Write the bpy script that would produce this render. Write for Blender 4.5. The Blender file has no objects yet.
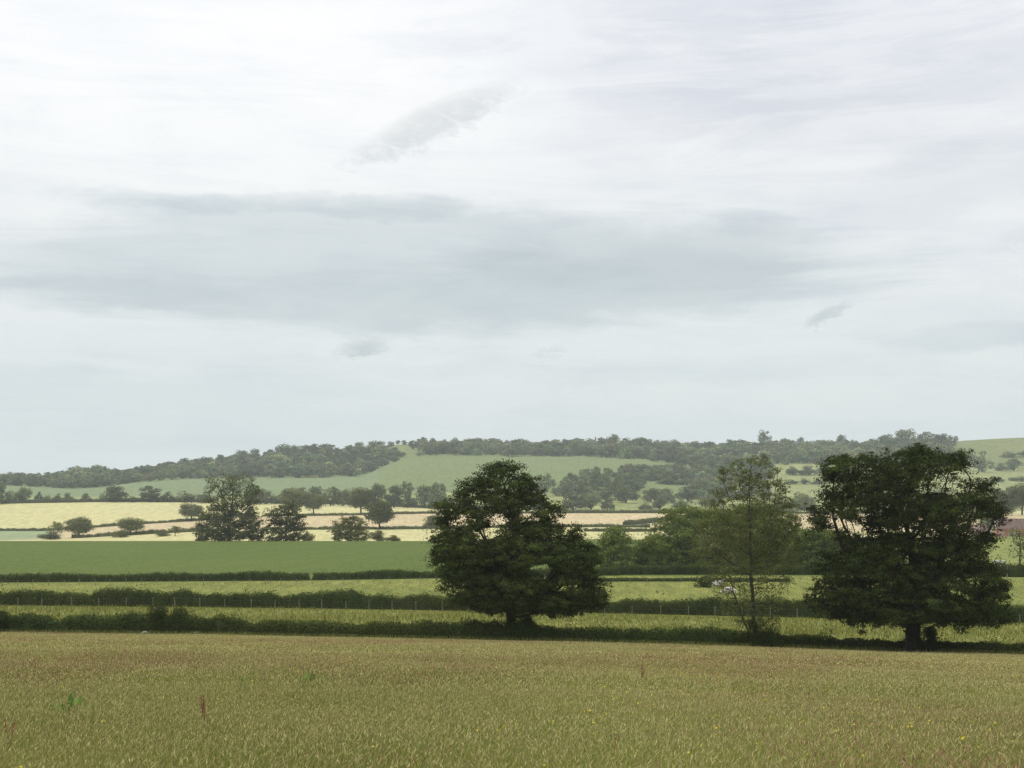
import bpy, bmesh, math, random
import numpy as np
R = np.random.default_rng(7)
random.seed(7)
SC = bpy.context.scene
COL = SC.collection
F, HY, CX = 1480.0, 490.0, 512.0        # focal length in pixels, eye-level row, centre column of the view being built

# ------------------------------------------------------------------ helpers
def P(px, py, D):
    return np.array([(px-CX)/F*D, D, (HY-py)/F*D])

def mesh(name, V, Fa, mats, tint=None, smooth=False, midx=None):
    V = np.ascontiguousarray(V, np.float32); Fa = np.ascontiguousarray(Fa, np.int32)
    me = bpy.data.meshes.new(name)
    n, k = Fa.shape
    me.vertices.add(len(V)); me.vertices.foreach_set('co', V.ravel())
    me.loops.add(n*k); me.loops.foreach_set('vertex_index', Fa.ravel())
    me.polygons.add(n); me.polygons.foreach_set('loop_start', np.arange(0, n*k, k, dtype=np.int32))
    if smooth: me.polygons.foreach_set('use_smooth', np.ones(n, bool))
    if midx is not None: me.polygons.foreach_set('material_index', np.asarray(midx, np.int32))
    if tint is not None:
        a = me.attributes.new('tint', 'FLOAT_COLOR', 'POINT')
        c = np.ones((len(V), 4), np.float32); c[:, :3] = tint
        a.data.foreach_set('color', c.ravel())
    me.update(calc_edges=True)
    for m in (mats if isinstance(mats, (list, tuple)) else [mats]): me.materials.append(m)
    return me

def link(name, me, parent=None, loc=None, rz=0, scale=None):
    o = bpy.data.objects.new(name, me); COL.objects.link(o)
    if parent is not None: o.parent = parent
    if loc is not None: o.location = [float(v) for v in loc]
    o.rotation_euler = (0, 0, rz)
    if scale is not None: o.scale = [float(v) for v in scale]
    return o

def tag(o, label, cat, group=None, kind=None):
    o['label'] = label; o['category'] = cat
    if group: o['group'] = group
    if kind: o['kind'] = kind
    return o

class MB:
    """collects boxes, tubes and prisms (quads only) for one mesh"""
    def __init__(s): s.V = []; s.F = []; s.n = 0
    def add(s, V, Fa):
        s.V.append(np.asarray(V, float)); s.F.append(np.asarray(Fa, int)+s.n); s.n += len(V)
    def box(s, x0, x1, y0, y1, z0, z1):
        V = [(x, y, z) for z in (z0, z1) for x, y in ((x0, y0), (x1, y0), (x1, y1), (x0, y1))]
        s.add(V, [(3, 2, 1, 0), (4, 5, 6, 7), (0, 1, 5, 4), (1, 2, 6, 5), (2, 3, 7, 6), (3, 0, 4, 7)])
    def tube(s, p, q, r0, r1, k=6):
        p = np.asarray(p, float); q = np.asarray(q, float)
        d = q-p; d /= max(np.linalg.norm(d), 1e-9)
        a = np.cross(d, (0, 0, 1) if abs(d[2]) < .9 else (1, 0, 0)); a /= np.linalg.norm(a); b = np.cross(d, a)
        t = np.arange(k)*2*math.pi/k
        ring = np.cos(t)[:, None]*a+np.sin(t)[:, None]*b
        V = np.concatenate([p+ring*r0, q+ring*r1])
        s.add(V, [(i, (i+1) % k, k+(i+1) % k, k+i) for i in range(k)])
    def gable(s, x0, x1, y0, y1, z0, z1, over=.3):      # pitched roof, ridge along x, a closed solid
        ym = (y0+y1)/2; x0 -= over; x1 += over; y0 -= over; y1 += over
        V = [(x0, y0, z0), (x1, y0, z0), (x1, y1, z0), (x0, y1, z0), (x0, ym, z1), (x1, ym, z1), (x0, ym, z1), (x1, ym, z1)]
        s.add(V, [(0, 1, 5, 4), (2, 3, 6, 7), (0, 4, 4, 3), (1, 2, 5, 5), (3, 2, 1, 0)])
    def build(s, name, mat, parent=None, **kw):
        V = np.concatenate(s.V); Fa = np.concatenate(s.F)
        bm = bmesh.new(); vs = [bm.verts.new(v) for v in V]
        for f in Fa:
            ids = list(dict.fromkeys(int(i) for i in f))
            if len(ids) >= 3:
                try: bm.faces.new([vs[i] for i in ids])
                except ValueError: pass
        bm.normal_update()
        me = bpy.data.meshes.new(name); bm.to_mesh(me); bm.free(); me.materials.append(mat)
        return link(name, me, parent, **kw)

def fbm2(x, y, seed=0, oct=4):
    """cheap smooth pseudo-noise from summed sines, about -1..1"""
    r = np.random.default_rng(seed); v = 0; a = 1; fr = 1; tot = 0
    for o in range(oct):
        for k in range(3):
            th = r.uniform(0, 2*math.pi); ph = r.uniform(0, 2*math.pi); f2 = fr*r.uniform(.7, 1.4)
            v = v+a*np.sin((x*math.cos(th)+y*math.sin(th))*f2+ph)
            tot += a*.6
        a *= .55; fr *= 2.1
    return v/tot

# ------------------------------------------------------------------ materials
def newmat(name):
    m = bpy.data.materials.new(name); m.use_nodes = True
    nt = m.node_tree; nt.nodes.clear()
    out = nt.nodes.new('ShaderNodeOutputMaterial'); return m, nt, out

def ramp_nodes(nt, fac, stops):
    r = nt.nodes.new('ShaderNodeValToRGB'); e = r.color_ramp.elements
    while len(e) < len(stops): e.new(.5)
    for el, (p, c) in zip(e, stops): el.position = p; el.color = (*c, 1)
    nt.links.new(fac, r.inputs[0]); return r.outputs[0]

def noise(nt, vec, scale, detail=6, rough=.6, dist=0):
    n = nt.nodes.new('ShaderNodeTexNoise'); n.inputs['Scale'].default_value = scale
    n.inputs['Detail'].default_value = detail; n.inputs['Roughness'].default_value = rough
    n.inputs['Distortion'].default_value = dist
    nt.links.new(vec, n.inputs['Vector']); return n.outputs['Fac']

def mapped(nt, sx, sy, sz, rot=0):
    g = nt.nodes.new('ShaderNodeNewGeometry'); mp = nt.nodes.new('ShaderNodeMapping')
    mp.inputs['Scale'].default_value = (sx, sy, sz); mp.inputs['Rotation'].default_value = (0, 0, rot)
    nt.links.new(g.outputs['Position'], mp.inputs[0]); return mp.outputs[0]

def mixrgb(nt, a, b, fac, mode='MIX'):
    m = nt.nodes.new('ShaderNodeMix'); m.data_type = 'RGBA'; m.blend_type = mode
    for s, v in ((6, a), (7, b)):
        if isinstance(v, tuple): m.inputs[s].default_value = (*v, 1)
        else: nt.links.new(v, m.inputs[s])
    if isinstance(fac, (int, float)): m.inputs[0].default_value = fac
    else: nt.links.new(fac, m.inputs[0])
    return m.outputs[2]

def mat_field(name, c1, c2, c3, big=.02, fine=.8, streak=None, bump=.3):
    """field sward: broad patches, fine mottling, optional drill / mowing rows (angle, spacing, strength, colour)"""
    m, nt, out = newmat(name)
    v = mapped(nt, 1, 1, 1)
    a = noise(nt, v, big, 5, .6, .5)
    b = noise(nt, mapped(nt, 1, .13, 1), fine, 5, .7)
    c = ramp_nodes(nt, a, [(.32, c1), (.55, c2), (.72, c3)])
    dk = tuple(x*.66 for x in c1); lt = tuple(min(1, x*1.22) for x in c3)
    c = mixrgb(nt, c, ramp_nodes(nt, b, [(.34, dk), (.66, lt)]), .62)
    if streak:
        ang, sp, st, cc = streak
        w = nt.nodes.new('ShaderNodeTexWave'); w.inputs['Scale'].default_value = 1; w.inputs['Distortion'].default_value = 1.2
        w.inputs['Detail'].default_value = 2
        nt.links.new(mapped(nt, .31/sp, .31/sp, 0, ang), w.inputs['Vector'])
        mm = nt.nodes.new('ShaderNodeMath'); mm.operation = 'MULTIPLY'; mm.inputs[1].default_value = st
        pw = nt.nodes.new('ShaderNodeMath'); pw.operation = 'POWER'; pw.inputs[1].default_value = 2.5
        nt.links.new(w.outputs['Fac'], pw.inputs[0]); nt.links.new(pw.outputs[0], mm.inputs[0])
        c = mixrgb(nt, c, cc, mm.outputs[0])
    p = nt.nodes.new('ShaderNodeBsdfPrincipled'); p.inputs['Roughness'].default_value = .95
    p.inputs['Specular IOR Level'].default_value = .1
    nt.links.new(c, p.inputs['Base Color'])
    bp = nt.nodes.new('ShaderNodeBump'); bp.inputs['Strength'].default_value = bump; bp.inputs['Distance'].default_value = .4
    nt.links.new(b, bp.inputs['Height']); nt.links.new(bp.outputs[0], p.inputs['Normal'])
    nt.links.new(p.outputs[0], out.inputs[0]); return m

def mat_leaf(name, base, trans=.25, vary=.25):
    m, nt, out = newmat(name)
    at = nt.nodes.new('ShaderNodeAttribute'); at.attribute_name = 'tint'
    oi = nt.nodes.new('ShaderNodeObjectInfo')
    lo = tuple(x*(1-vary) for x in base); hi = (base[0]*(1+vary*1.1), base[1]*(1+vary), base[2]*(1+vary*.6))
    c = ramp_nodes(nt, oi.outputs['Random'], [(0, lo), (1, hi)])
    c = mixrgb(nt, c, at.outputs['Color'], 1.0, 'MULTIPLY')
    d = nt.nodes.new('ShaderNodeBsdfDiffuse'); nt.links.new(c, d.inputs[0])
    t = nt.nodes.new('ShaderNodeBsdfTranslucent')
    c2 = mixrgb(nt, c, (1.25, 1.3, .6), 1.0, 'MULTIPLY'); nt.links.new(c2, t.inputs[0])
    mx = nt.nodes.new('ShaderNodeMixShader'); mx.inputs[0].default_value = trans
    nt.links.new(d.outputs[0], mx.inputs[1]); nt.links.new(t.outputs[0], mx.inputs[2])
    g = nt.nodes.new('ShaderNodeBsdfGlossy'); g.inputs['Roughness'].default_value = .45
    g.inputs[0].default_value = (.8, .85, .8, 1)
    m2 = nt.nodes.new('ShaderNodeMixShader'); m2.inputs[0].default_value = .004
    nt.links.new(mx.outputs[0], m2.inputs[1]); nt.links.new(g.outputs[0], m2.inputs[2])
    nt.links.new(m2.outputs[0], out.inputs[0]); return m

def mat_tint(name, trans=.2):
    m, nt, out = newmat(name)
    at = nt.nodes.new('ShaderNodeAttribute'); at.attribute_name = 'tint'
    d = nt.nodes.new('ShaderNodeBsdfDiffuse'); nt.links.new(at.outputs['Color'], d.inputs[0])
    t = nt.nodes.new('ShaderNodeBsdfTranslucent'); nt.links.new(at.outputs['Color'], t.inputs[0])
    mx = nt.nodes.new('ShaderNodeMixShader'); mx.inputs[0].default_value = trans
    nt.links.new(d.outputs[0], mx.inputs[1]); nt.links.new(t.outputs[0], mx.inputs[2])
    nt.links.new(mx.outputs[0], out.inputs[0]); return m

def mat_plain(name, c1, c2, scale=3, rough=.85, stretch=(1, 1, 1), bump=.3):
    m, nt, out = newmat(name)
    tc = nt.nodes.new('ShaderNodeTexCoord'); mp = nt.nodes.new('ShaderNodeMapping')
    mp.inputs['Scale'].default_value = stretch; nt.links.new(tc.outputs['Object'], mp.inputs[0])
    b = noise(nt, mp.outputs[0], scale, 8, .65)
    c = ramp_nodes(nt, b, [(.3, c1), (.7, c2)])
    p = nt.nodes.new('ShaderNodeBsdfPrincipled'); p.inputs['Roughness'].default_value = rough
    p.inputs['Specular IOR Level'].default_value = .2
    nt.links.new(c, p.inputs['Base Color'])
    bp = nt.nodes.new('ShaderNodeBump'); bp.inputs['Strength'].default_value = bump; bp.inputs['Distance'].default_value = .05
    nt.links.new(b, bp.inputs['Height']); nt.links.new(bp.outputs[0], p.inputs['Normal'])
    nt.links.new(p.outputs[0], out.inputs[0]); return m

def mat_brick(name, c1, c2, mortar, sc):
    m, nt, out = newmat(name)
    tc = nt.nodes.new('ShaderNodeTexCoord')
    mp = nt.nodes.new('ShaderNodeMapping'); mp.inputs['Rotation'].default_value = (math.radians(90), 0, 0)
    nt.links.new(tc.outputs['Object'], mp.inputs[0])
    b = nt.nodes.new('ShaderNodeTexBrick'); b.inputs['Scale'].default_value = sc
    b.inputs['Color1'].default_value = (*c1, 1); b.inputs['Color2'].default_value = (*c2, 1); b.inputs['Mortar'].default_value = (*mortar, 1)
    nt.links.new(mp.outputs[0], b.inputs['Vector'])
    n = noise(nt, tc.outputs['Object'], .8, 5)
    c = mixrgb(nt, b.outputs['Color'], ramp_nodes(nt, n, [(.3, (.6, .6, .6)), (.7, (1.15, 1.15, 1.15))]), 1.0, 'MULTIPLY')
    p = nt.nodes.new('ShaderNodeBsdfPrincipled'); p.inputs['Roughness'].default_value = .9
    nt.links.new(c, p.inputs['Base Color']); nt.links.new(p.outputs[0], out.inputs[0]); return m

M = dict(
    meadow=mat_field('meadow_ground', (.15, .165, .038), (.205, .205, .05), (.27, .24, .072), .05, 1.2),
    pasture=mat_field('pasture_sward', (.12, .142, .033), (.163, .18, .042), (.215, .213, .055), .09, 1.0),
    pasture2=mat_field('pasture_short', (.118, .15, .035), (.168, .19, .043), (.23, .228, .058), .05, .8),
    green=mat_field('green_crop', (.075, .112, .019), (.089, .128, .023), (.112, .145, .030), .018, 2.2, (.12, 9, .18, (.064, .097, .017)), .6),
    lawn=mat_field('lawn_sward', (.15, .185, .045), (.19, .215, .055), (.23, .24, .07), .04, .5),
    yellow=mat_field('yellow_stubble', (.41, .385, .18), (.475, .44, .205), (.52, .48, .24), .012, .5, (.35, 11, .22, (.36, .35, .16))),
    tan=mat_field('tan_stubble', (.40, .325, .18), (.47, .38, .215), (.51, .425, .25), .012, .5, (-.3, 9, .22, (.42, .35, .2))),
    pale=mat_field('pale_green_crop', (.21, .265, .135), (.24, .29, .15), (.27, .30, .17), .012, .16),
    rough=mat_field('rough_pasture', (.15, .185, .06), (.22, .245, .085), (.30, .30, .12), .012, .16),
    hillgreen=mat_field('hill_grass', (.128, .17, .062), (.148, .188, .070), (.175, .20, .078), .006, .3, (.9, 14, .2, (.115, .16, .07))),
    hillblue=mat_field('hill_grass_cool', (.14, .188, .085), (.155, .20, .092), (.175, .21, .098), .008, .3),
    hillright=mat_field('hill_pasture', (.17, .205, .075), (.22, .245, .09), (.28, .28, .115), .01, .3),
    hilltop=mat_field('hill_top', (.115, .145, .05), (.155, .18, .06), (.20, .20, .08), .01, .3),
    oak=mat_leaf('oak_leaves', (.046, .062, .017), .12, .02),
    oak2=mat_leaf('dark_oak_leaves', (.037, .051, .014), .11, .02),
    ash=mat_leaf('ash_leaves', (.125, .145, .062), .24, .02),
    bush=mat_leaf('bushy_tree_leaves', (.125, .162, .046), .28, .15),
    hedge=mat_leaf('hedge_leaves', (.054, .072, .020), .2, .15),
    mid=mat_leaf('midfield_tree_leaves', (.125, .14, .068), .25, .28),
    far=mat_leaf('far_tree_leaves', (.118, .145, .082), .2, .3),  # albedo raised in place of denser air: some distance haze painted into the leaves
    wood=mat_leaf('woodland_leaves', (.125, .153, .088), .2, .0),  # lighter, bluish base with part of the aerial haze put into the colour
    bark=mat_plain('bark', (.018, .015, .011), (.05, .042, .031), 6, .95, (1, 1, .25), .8),
    greybark=mat_plain('grey_bark', (.035, .032, .024), (.09, .08, .06), 6, .95, (1, 1, .25), .8),
    grass=mat_tint('grass_blades', .25),
    post=mat_plain('weathered_post', (.12, .11, .085), (.26, .235, .19), 8, .9, (1, 1, .2)),
    wire=mat_plain('galvanised_wire', (.25, .25, .25), (.4, .4, .4), 4, .5),
    stone=mat_plain('pale_stone', (.42, .36, .27), (.58, .51, .41), .8, .9),
    slate=mat_plain('stone_slates', (.36, .31, .27), (.48, .42, .37), .6, .85),
    brick=mat_brick('farm_brick', (.34, .13, .085), (.26, .10, .07), (.4, .34, .28), 3.5),
    tile=mat_brick('red_roof_tiles', (.20, .125, .105), (.155, .10, .085), (.11, .08, .07), 5),
    pinktile=mat_brick('faded_roof_tiles', (.27, .185, .155), (.22, .15, .13), (.17, .12, .11), 5),
    white=mat_plain('white_paint', (.68, .68, .65), (.8, .8, .77), 2, .6),
    glass=mat_plain('window_glass', (.03, .035, .04), (.07, .08, .09), 1, .15),
    cowwhite=mat_plain('white_hide', (.62, .58, .5), (.78, .74, .66), 2, .9),
    cowpatch=mat_plain('patched_hide', (.40, .36, .31), (.70, .66, .6), 1.3, .9),
    horn=mat_plain('muzzle_skin', (.25, .18, .15), (.4, .3, .26), 4, .7),
    crow=mat_plain('crow_feathers', (.012, .012, .014), (.03, .03, .034), 8, .5),
    concrete=mat_plain('pale_concrete', (.22, .20, .18), (.36, .33, .29), 3, .9),
)

# ------------------------------------------------------------------ terrain
PXT = np.arange(-1400, 2401)
def tab(d):
    k = sorted(d); y = np.interp(PXT, k, [d[i] for i in k])
    w = 15; yp = np.pad(y, w//2, 'edge'); return np.convolve(yp, np.ones(w)/w, 'valid')
LN = ['B', 'C', 'D', 'E', 'F', 'G1', 'G2', 'G3', 'H', 'I', 'J', 'K', 'L']
LY = dict(
    B={-600: 630, 0: 634, 200: 636, 400: 640, 600: 644, 800: 650, 1024: 656.5, 1600: 668},
    C={-600: 602, 0: 606, 300: 609, 600: 614, 1024: 624, 1600: 634},
    D={-600: 584, 0: 583, 300: 581, 600: 576, 800: 576, 1024: 579, 1600: 582},
    E={-600: 542, 0: 541, 430: 541, 560: 539, 700: 540, 850: 538, 1024: 536.5, 1600: 536},
    F={-600: 545, 0: 544, 430: 544, 560: 542, 700: 542, 850: 540, 1024: 538, 1600: 538},
    G1={-600: 542, 0: 540.5, 80: 538, 140: 534.5, 200: 531.5, 260: 530, 430: 529, 540: 527, 650: 527.5, 800: 530, 1024: 532, 1600: 532},
    G2={-600: 533, 0: 531, 45: 531, 90: 528, 130: 525, 200: 520.5, 260: 516.5, 340: 515.5, 430: 513.5, 540: 513.5, 680: 513.5, 1024: 515, 1600: 515},
    G3={-600: 505, 0: 503.5, 130: 501.5, 260: 503, 340: 504.5, 400: 507, 430: 508.5, 540: 510.5, 680: 511, 1024: 511, 1600: 511},
    H={-600: 499, 0: 497, 130: 496, 260: 496, 372: 494, 450: 492, 540: 493, 620: 497, 700: 499, 800: 500, 1024: 500, 1600: 500},
    I={-600: 486, 0: 485, 45: 487, 75: 488.5, 100: 486.5, 150: 480.5, 200: 478, 330: 477, 365: 475, 382: 466, 402: 457, 430: 454.5, 520: 455.5, 600: 456.5, 640: 459, 690: 468, 720: 467, 760: 463.5, 860: 462, 930: 466, 1024: 471, 1600: 474},
    J={-600: 480, 0: 482, 60: 480, 125: 477, 185: 467, 240: 462, 300: 454, 335: 449.5, 355: 447, 390: 445, 410: 444, 440: 446, 540: 447.5, 620: 446, 690: 450, 760: 447, 860: 449, 920: 446, 958: 441, 1000: 438.5, 1024: 437.5, 1200: 436, 1600: 444},
    K={-600: 487, 0: 486, 400: 468, 1024: 464, 1600: 470},
    L={-600: 489, 1600: 489})
LD = dict(
    B={-600: 140, 0: 132, 1024: 118, 1600: 110}, C={-600: 184, 0: 178, 1024: 166, 1600: 158},
    D={-600: 245, 0: 242, 1024: 236, 1600: 230}, E={-600: 440, 430: 440, 600: 430, 850: 520, 1024: 600, 1600: 640},
    F={-600: 590, 600: 590, 1024: 690, 1600: 700}, G1={-600: 740, 600: 740, 1024: 780, 1600: 790},
    G2={-600: 880, 1600: 900}, G3={-600: 1150, 1600: 1130}, H={-600: 1380, 1600: 1380},
    I={-600: 1650, 0: 1680, 330: 1780, 400: 1950, 600: 1950, 700: 1850, 1600: 1850},
    J={-600: 1950, 0: 2000, 240: 2150, 400: 2300, 1600: 2300}, K={-600: 3000, 1600: 3200}, L={-600: 5000, 1600: 5000})
TD = {k: tab(LD[k]) for k in LN}
TZ = {k: (HY-tab(LY[k]))/F*TD[k] for k in LN}
EYE = 1.75
def gz(x, y):
    """height of the land at world (x, y)"""
    x = np.atleast_1d(np.asarray(x, float)); y = np.atleast_1d(np.asarray(y, float))
    px = np.clip(CX+F*x/np.maximum(y, 40), PXT[0], PXT[-1])
    z = None; d0 = np.zeros_like(px); z0 = np.full_like(px, -EYE); res = np.full_like(px, np.nan)
    for k in LN:
        d1 = np.interp(px, PXT, TD[k]); z1 = np.interp(px, PXT, TZ[k])
        m = np.isnan(res) & (y <= d1)
        res = np.where(m, z0+(z1-z0)*(y-d0)/(d1-d0), res); d0, z0 = d1, z1
    return np.where(np.isnan(res), z0, res)
def gp(px, D):
    x = (px-CX)/F*D; return np.array([x, D, float(gz(x, D)[0])])
def on_row(px, py, lo, hi):
    """distance at which the land appears at row py in column px"""
    d = np.linspace(lo, hi, 400); z = gz((px-CX)/F*d, d); r = HY-z/d*F
    return float(d[np.argmin(abs(r-py))])

cols = np.unique(np.concatenate([np.arange(-1400, -100, 50), np.arange(-100, 1125, 6), np.arange(1150, 2401, 50)])).astype(float)
def band(name, k0, k1, mat, label, rows, p0=-1400, p1=2400, start=None):
    c = np.unique(np.concatenate([cols[(cols >= p0) & (cols <= p1)], [p0, p1]]))
    i = lambda T: np.interp(c, PXT, T)
    V = []
    if k0 is None:
        ds = np.concatenate([[-90, -40, -15, -4], np.linspace(1, 1, 1)])
        dl = [np.full_like(c, d) for d in ds]+[1+(i(TD[k1])-1)*t**1.5 for t in np.linspace(0, 1, rows)[1:]]
        s = (i(TZ[k1])+EYE)/i(TD[k1])
        for d in dl: V.append(np.stack([(c-CX)/F*np.maximum(d, 40), d, -EYE+s*d], 1))
    else:
        for t in np.linspace(0, 1, rows):
            d = i(TD[k0])*(1-t)+i(TD[k1])*t; V.append(np.stack([(c-CX)/F*d, d, i(TZ[k0])*(1-t)+i(TZ[k1])*t], 1))
    nr, nc = len(V), len(c)
    V = np.concatenate(V)
    a = (np.arange(nr-1)[:, None]*nc+np.arange(nc-1)[None]).ravel()
    o = link(name, mesh(name, V, np.stack([a, a+1, a+nc+1, a+nc], 1), mat, smooth=True))
    return tag(o, label, 'field', kind='structure')
band('meadow', None, 'B', M['meadow'], 'hay meadow of tall straw coloured grass in the foreground', 30)
band('pasture', 'B', 'C', M['pasture'], 'bright yellow green pasture strip behind the nearest hedge', 6)
band('pasture', 'C', 'D', M['pasture2'], 'grazed pasture where the pale cattle lie', 6)
band('field', 'D', 'E', M['green'], 'smooth mid green crop field rising to a straight crest', 8, -1400, 880)
band('field', 'D', 'E', M['lawn'], 'light green grass field in front of the red roofed farmhouse', 8, 880, 2400)
band('field', 'E', 'F', M['yellow'], 'dip of pale stubble just beyond the green crest', 4)
band('field', 'F', 'G1', M['yellow'], 'narrow strip of pale yellow stubble behind the green crest', 4)
band('field', 'G1', 'G2', M['pale'], 'small pale green field at the left edge', 4, -1400, 52)
band('field', 'G1', 'G2', M['tan'], 'long beige stubble strip between two dark hedge lines', 4, 52, 2400)
band('field', 'G2', 'G3', M['yellow'], 'wide pale yellow field below the tree line on the left', 5)
band('pasture', 'G3', 'H', M['rough'], 'rough grass along the valley tree line', 5)
band('field', 'H', 'I', M['hillblue'], 'cool green hill field below the church wood', 8, -1400, 378)
band('field', 'H', 'I', M['hillgreen'], 'large smooth green field on the central hillside', 8, 378, 694)
band('field', 'H', 'I', M['hillright'], 'light green hedged pastures on the hillside behind the big oak', 8, 694, 2400)
band('hill', 'I', 'J', M['hilltop'], 'long wooded ridge along the skyline', 10)
band('hill', 'J', 'K', M['hilltop'], 'far side of the ridge', 4)
band('hill', 'K', 'L', M['hilltop'], 'land falling away beyond the ridge', 4)

# ------------------------------------------------------------------ leaves and trees
def leaf_quads(C, N, L, W, rng):
    """one rhombic leaf per centre C with rough normal N, length L, width W"""
    n = N/np.maximum(np.linalg.norm(N, axis=1, keepdims=True), 1e-6)
    r = rng.normal(size=C.shape); a = np.cross(n, r); a /= np.maximum(np.linalg.norm(a, axis=1, keepdims=True), 1e-6)
    b = np.cross(n, a); L = np.asarray(L).reshape(-1, 1)/2; W = np.asarray(W).reshape(-1, 1)/2
    V = np.stack([C+a*L, C+b*W+n*W*.3, C-a*L, C-b*W+n*W*.3], 1).reshape(-1, 3)
    return V, np.arange(len(V)).reshape(-1, 4)

def colonise(base, fork, A, rng, step=.45, kill=.75, lean=(0, 0), upw=.05):
    nodes = [np.array(base, float)]; par = [-1]
    n = max(2, int((fork-base[2])/step))
    for i in range(1, n+1):
        t = i/n; w = .05*math.sin(t*5+1)+.04*math.sin(t*13)
        nodes.append(np.array([base[0]+lean[0]*t+w, base[1]+lean[1]*t, base[2]+(fork-base[2])*t])); par.append(len(nodes)-2)
    A = A.copy(); alive = np.ones(len(A), bool)
    N = np.array(nodes)
    near = np.full(len(A), 0); dist = np.linalg.norm(A[:, None]-N[None], axis=2); near = dist.argmin(1); dist = dist.min(1)
    for it in range(140):
        if not alive.any(): break
        idx = np.where(alive)[0]
        new = []; used = near[idx]
        dirs = A[idx]-N[used]; dirs /= np.maximum(np.linalg.norm(dirs, axis=1, keepdims=True), 1e-6)
        for u in np.unique(used):
            d = dirs[used == u].sum(0)+rng.normal(size=3)*.18+np.array([0, 0, upw])
            d /= max(np.linalg.norm(d), 1e-6)
            new.append((N[u]+d*step, u))
        k0 = len(N)
        N = np.concatenate([N, np.array([q for q, _ in new])]); par += [int(u) for _, u in new]
        dn = np.linalg.norm(A[idx][:, None]-N[None, k0:], axis=2); j = dn.argmin(1); dm = dn.min(1)
        b = dm < dist[idx]; near[idx[b]] = j[b]+k0; dist[idx[b]] = dm[b]
        alive &= dist > kill
        if len(N) > 6000: break
    return N, np.array(par)

def branch_mesh(N, par, rtrunk, rtip=.014, mincut=0, sides=6):
    n = len(N); w = np.zeros(n); kids = np.zeros(n, int)
    for i in range(n-1, 0, -1):
        if kids[i] == 0: w[i] += 1
        w[par[i]] += w[i]; kids[par[i]] += 1
    r = rtip+(rtrunk-rtip)*(w/w[0])**.52
    z0 = N[0, 2]
    rr = r*(1+.45*np.exp(-(N[:, 2]-z0)/.45))
    mb = MB()
    for i in range(1, n):
        if r[i] < mincut: continue
        mb.tube(N[par[i]], N[i], rr[par[i]] if w[i] > .5*w[par[i]] else rr[i]*1.05, rr[i], sides if r[i] > .04 else 4)
    return np.concatenate(mb.V), np.concatenate(mb.F)

def clumps_from_rows(rows, D, n, dmin, depth, rng, inner=.35, hole=.25, hs=.55, seed=1, inset=0, gaps=()):
    """clump centres inside the body of revolution whose side view has these row limits, relative to the world"""
    rows = sorted(rows); py = np.array([r[0] for r in rows], float); L = np.array([r[1] for r in rows], float); Rr = np.array([r[2] for r in rows], float)
    m_ = (L+Rr)/2; hw_ = np.maximum((Rr-L)/2-inset, (Rr-L)*.2); L, Rr = m_-hw_, m_+hw_; py[0] += inset*.6
    out = []; tries = 0
    wmax = (Rr-L).max()
    while len(out) < n and tries < n*45:
        tries += 1
        y = rng.uniform(py[0], py[-1]); l = np.interp(y, py, L); r = np.interp(y, py, Rr)
        if rng.uniform() > ((r-l)/wmax)**1.2: continue
        a = rng.uniform(0, 2*math.pi); q = rng.uniform(inner**2, 1)**.5
        px = (l+r)/2+(r-l)/2*q*math.cos(a)
        if any(((px-g[0])/(g[2]+inset*2.0))**2+((y-g[1])/(g[3]+inset*1.6))**2 < 1 for g in gaps): continue
        w = (r-l)/2/F*D
        p = np.array([(px-CX)/F*D, w*depth*q*math.sin(a), (HY-y)/F*D])
        nv = math.sin(p[0]*hs*1.9+seed)+math.sin(p[2]*hs*2.3+seed*2+p[1]*.4)+math.sin(p[1]*hs*2+p[0]*.8+seed*3)
        if nv < -3+6*hole and q < .97: continue
        if out and np.min(np.sum((np.array(out)-p)**2, 1)) < dmin**2: continue
        out.append(p)
    return np.array(out)

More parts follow.
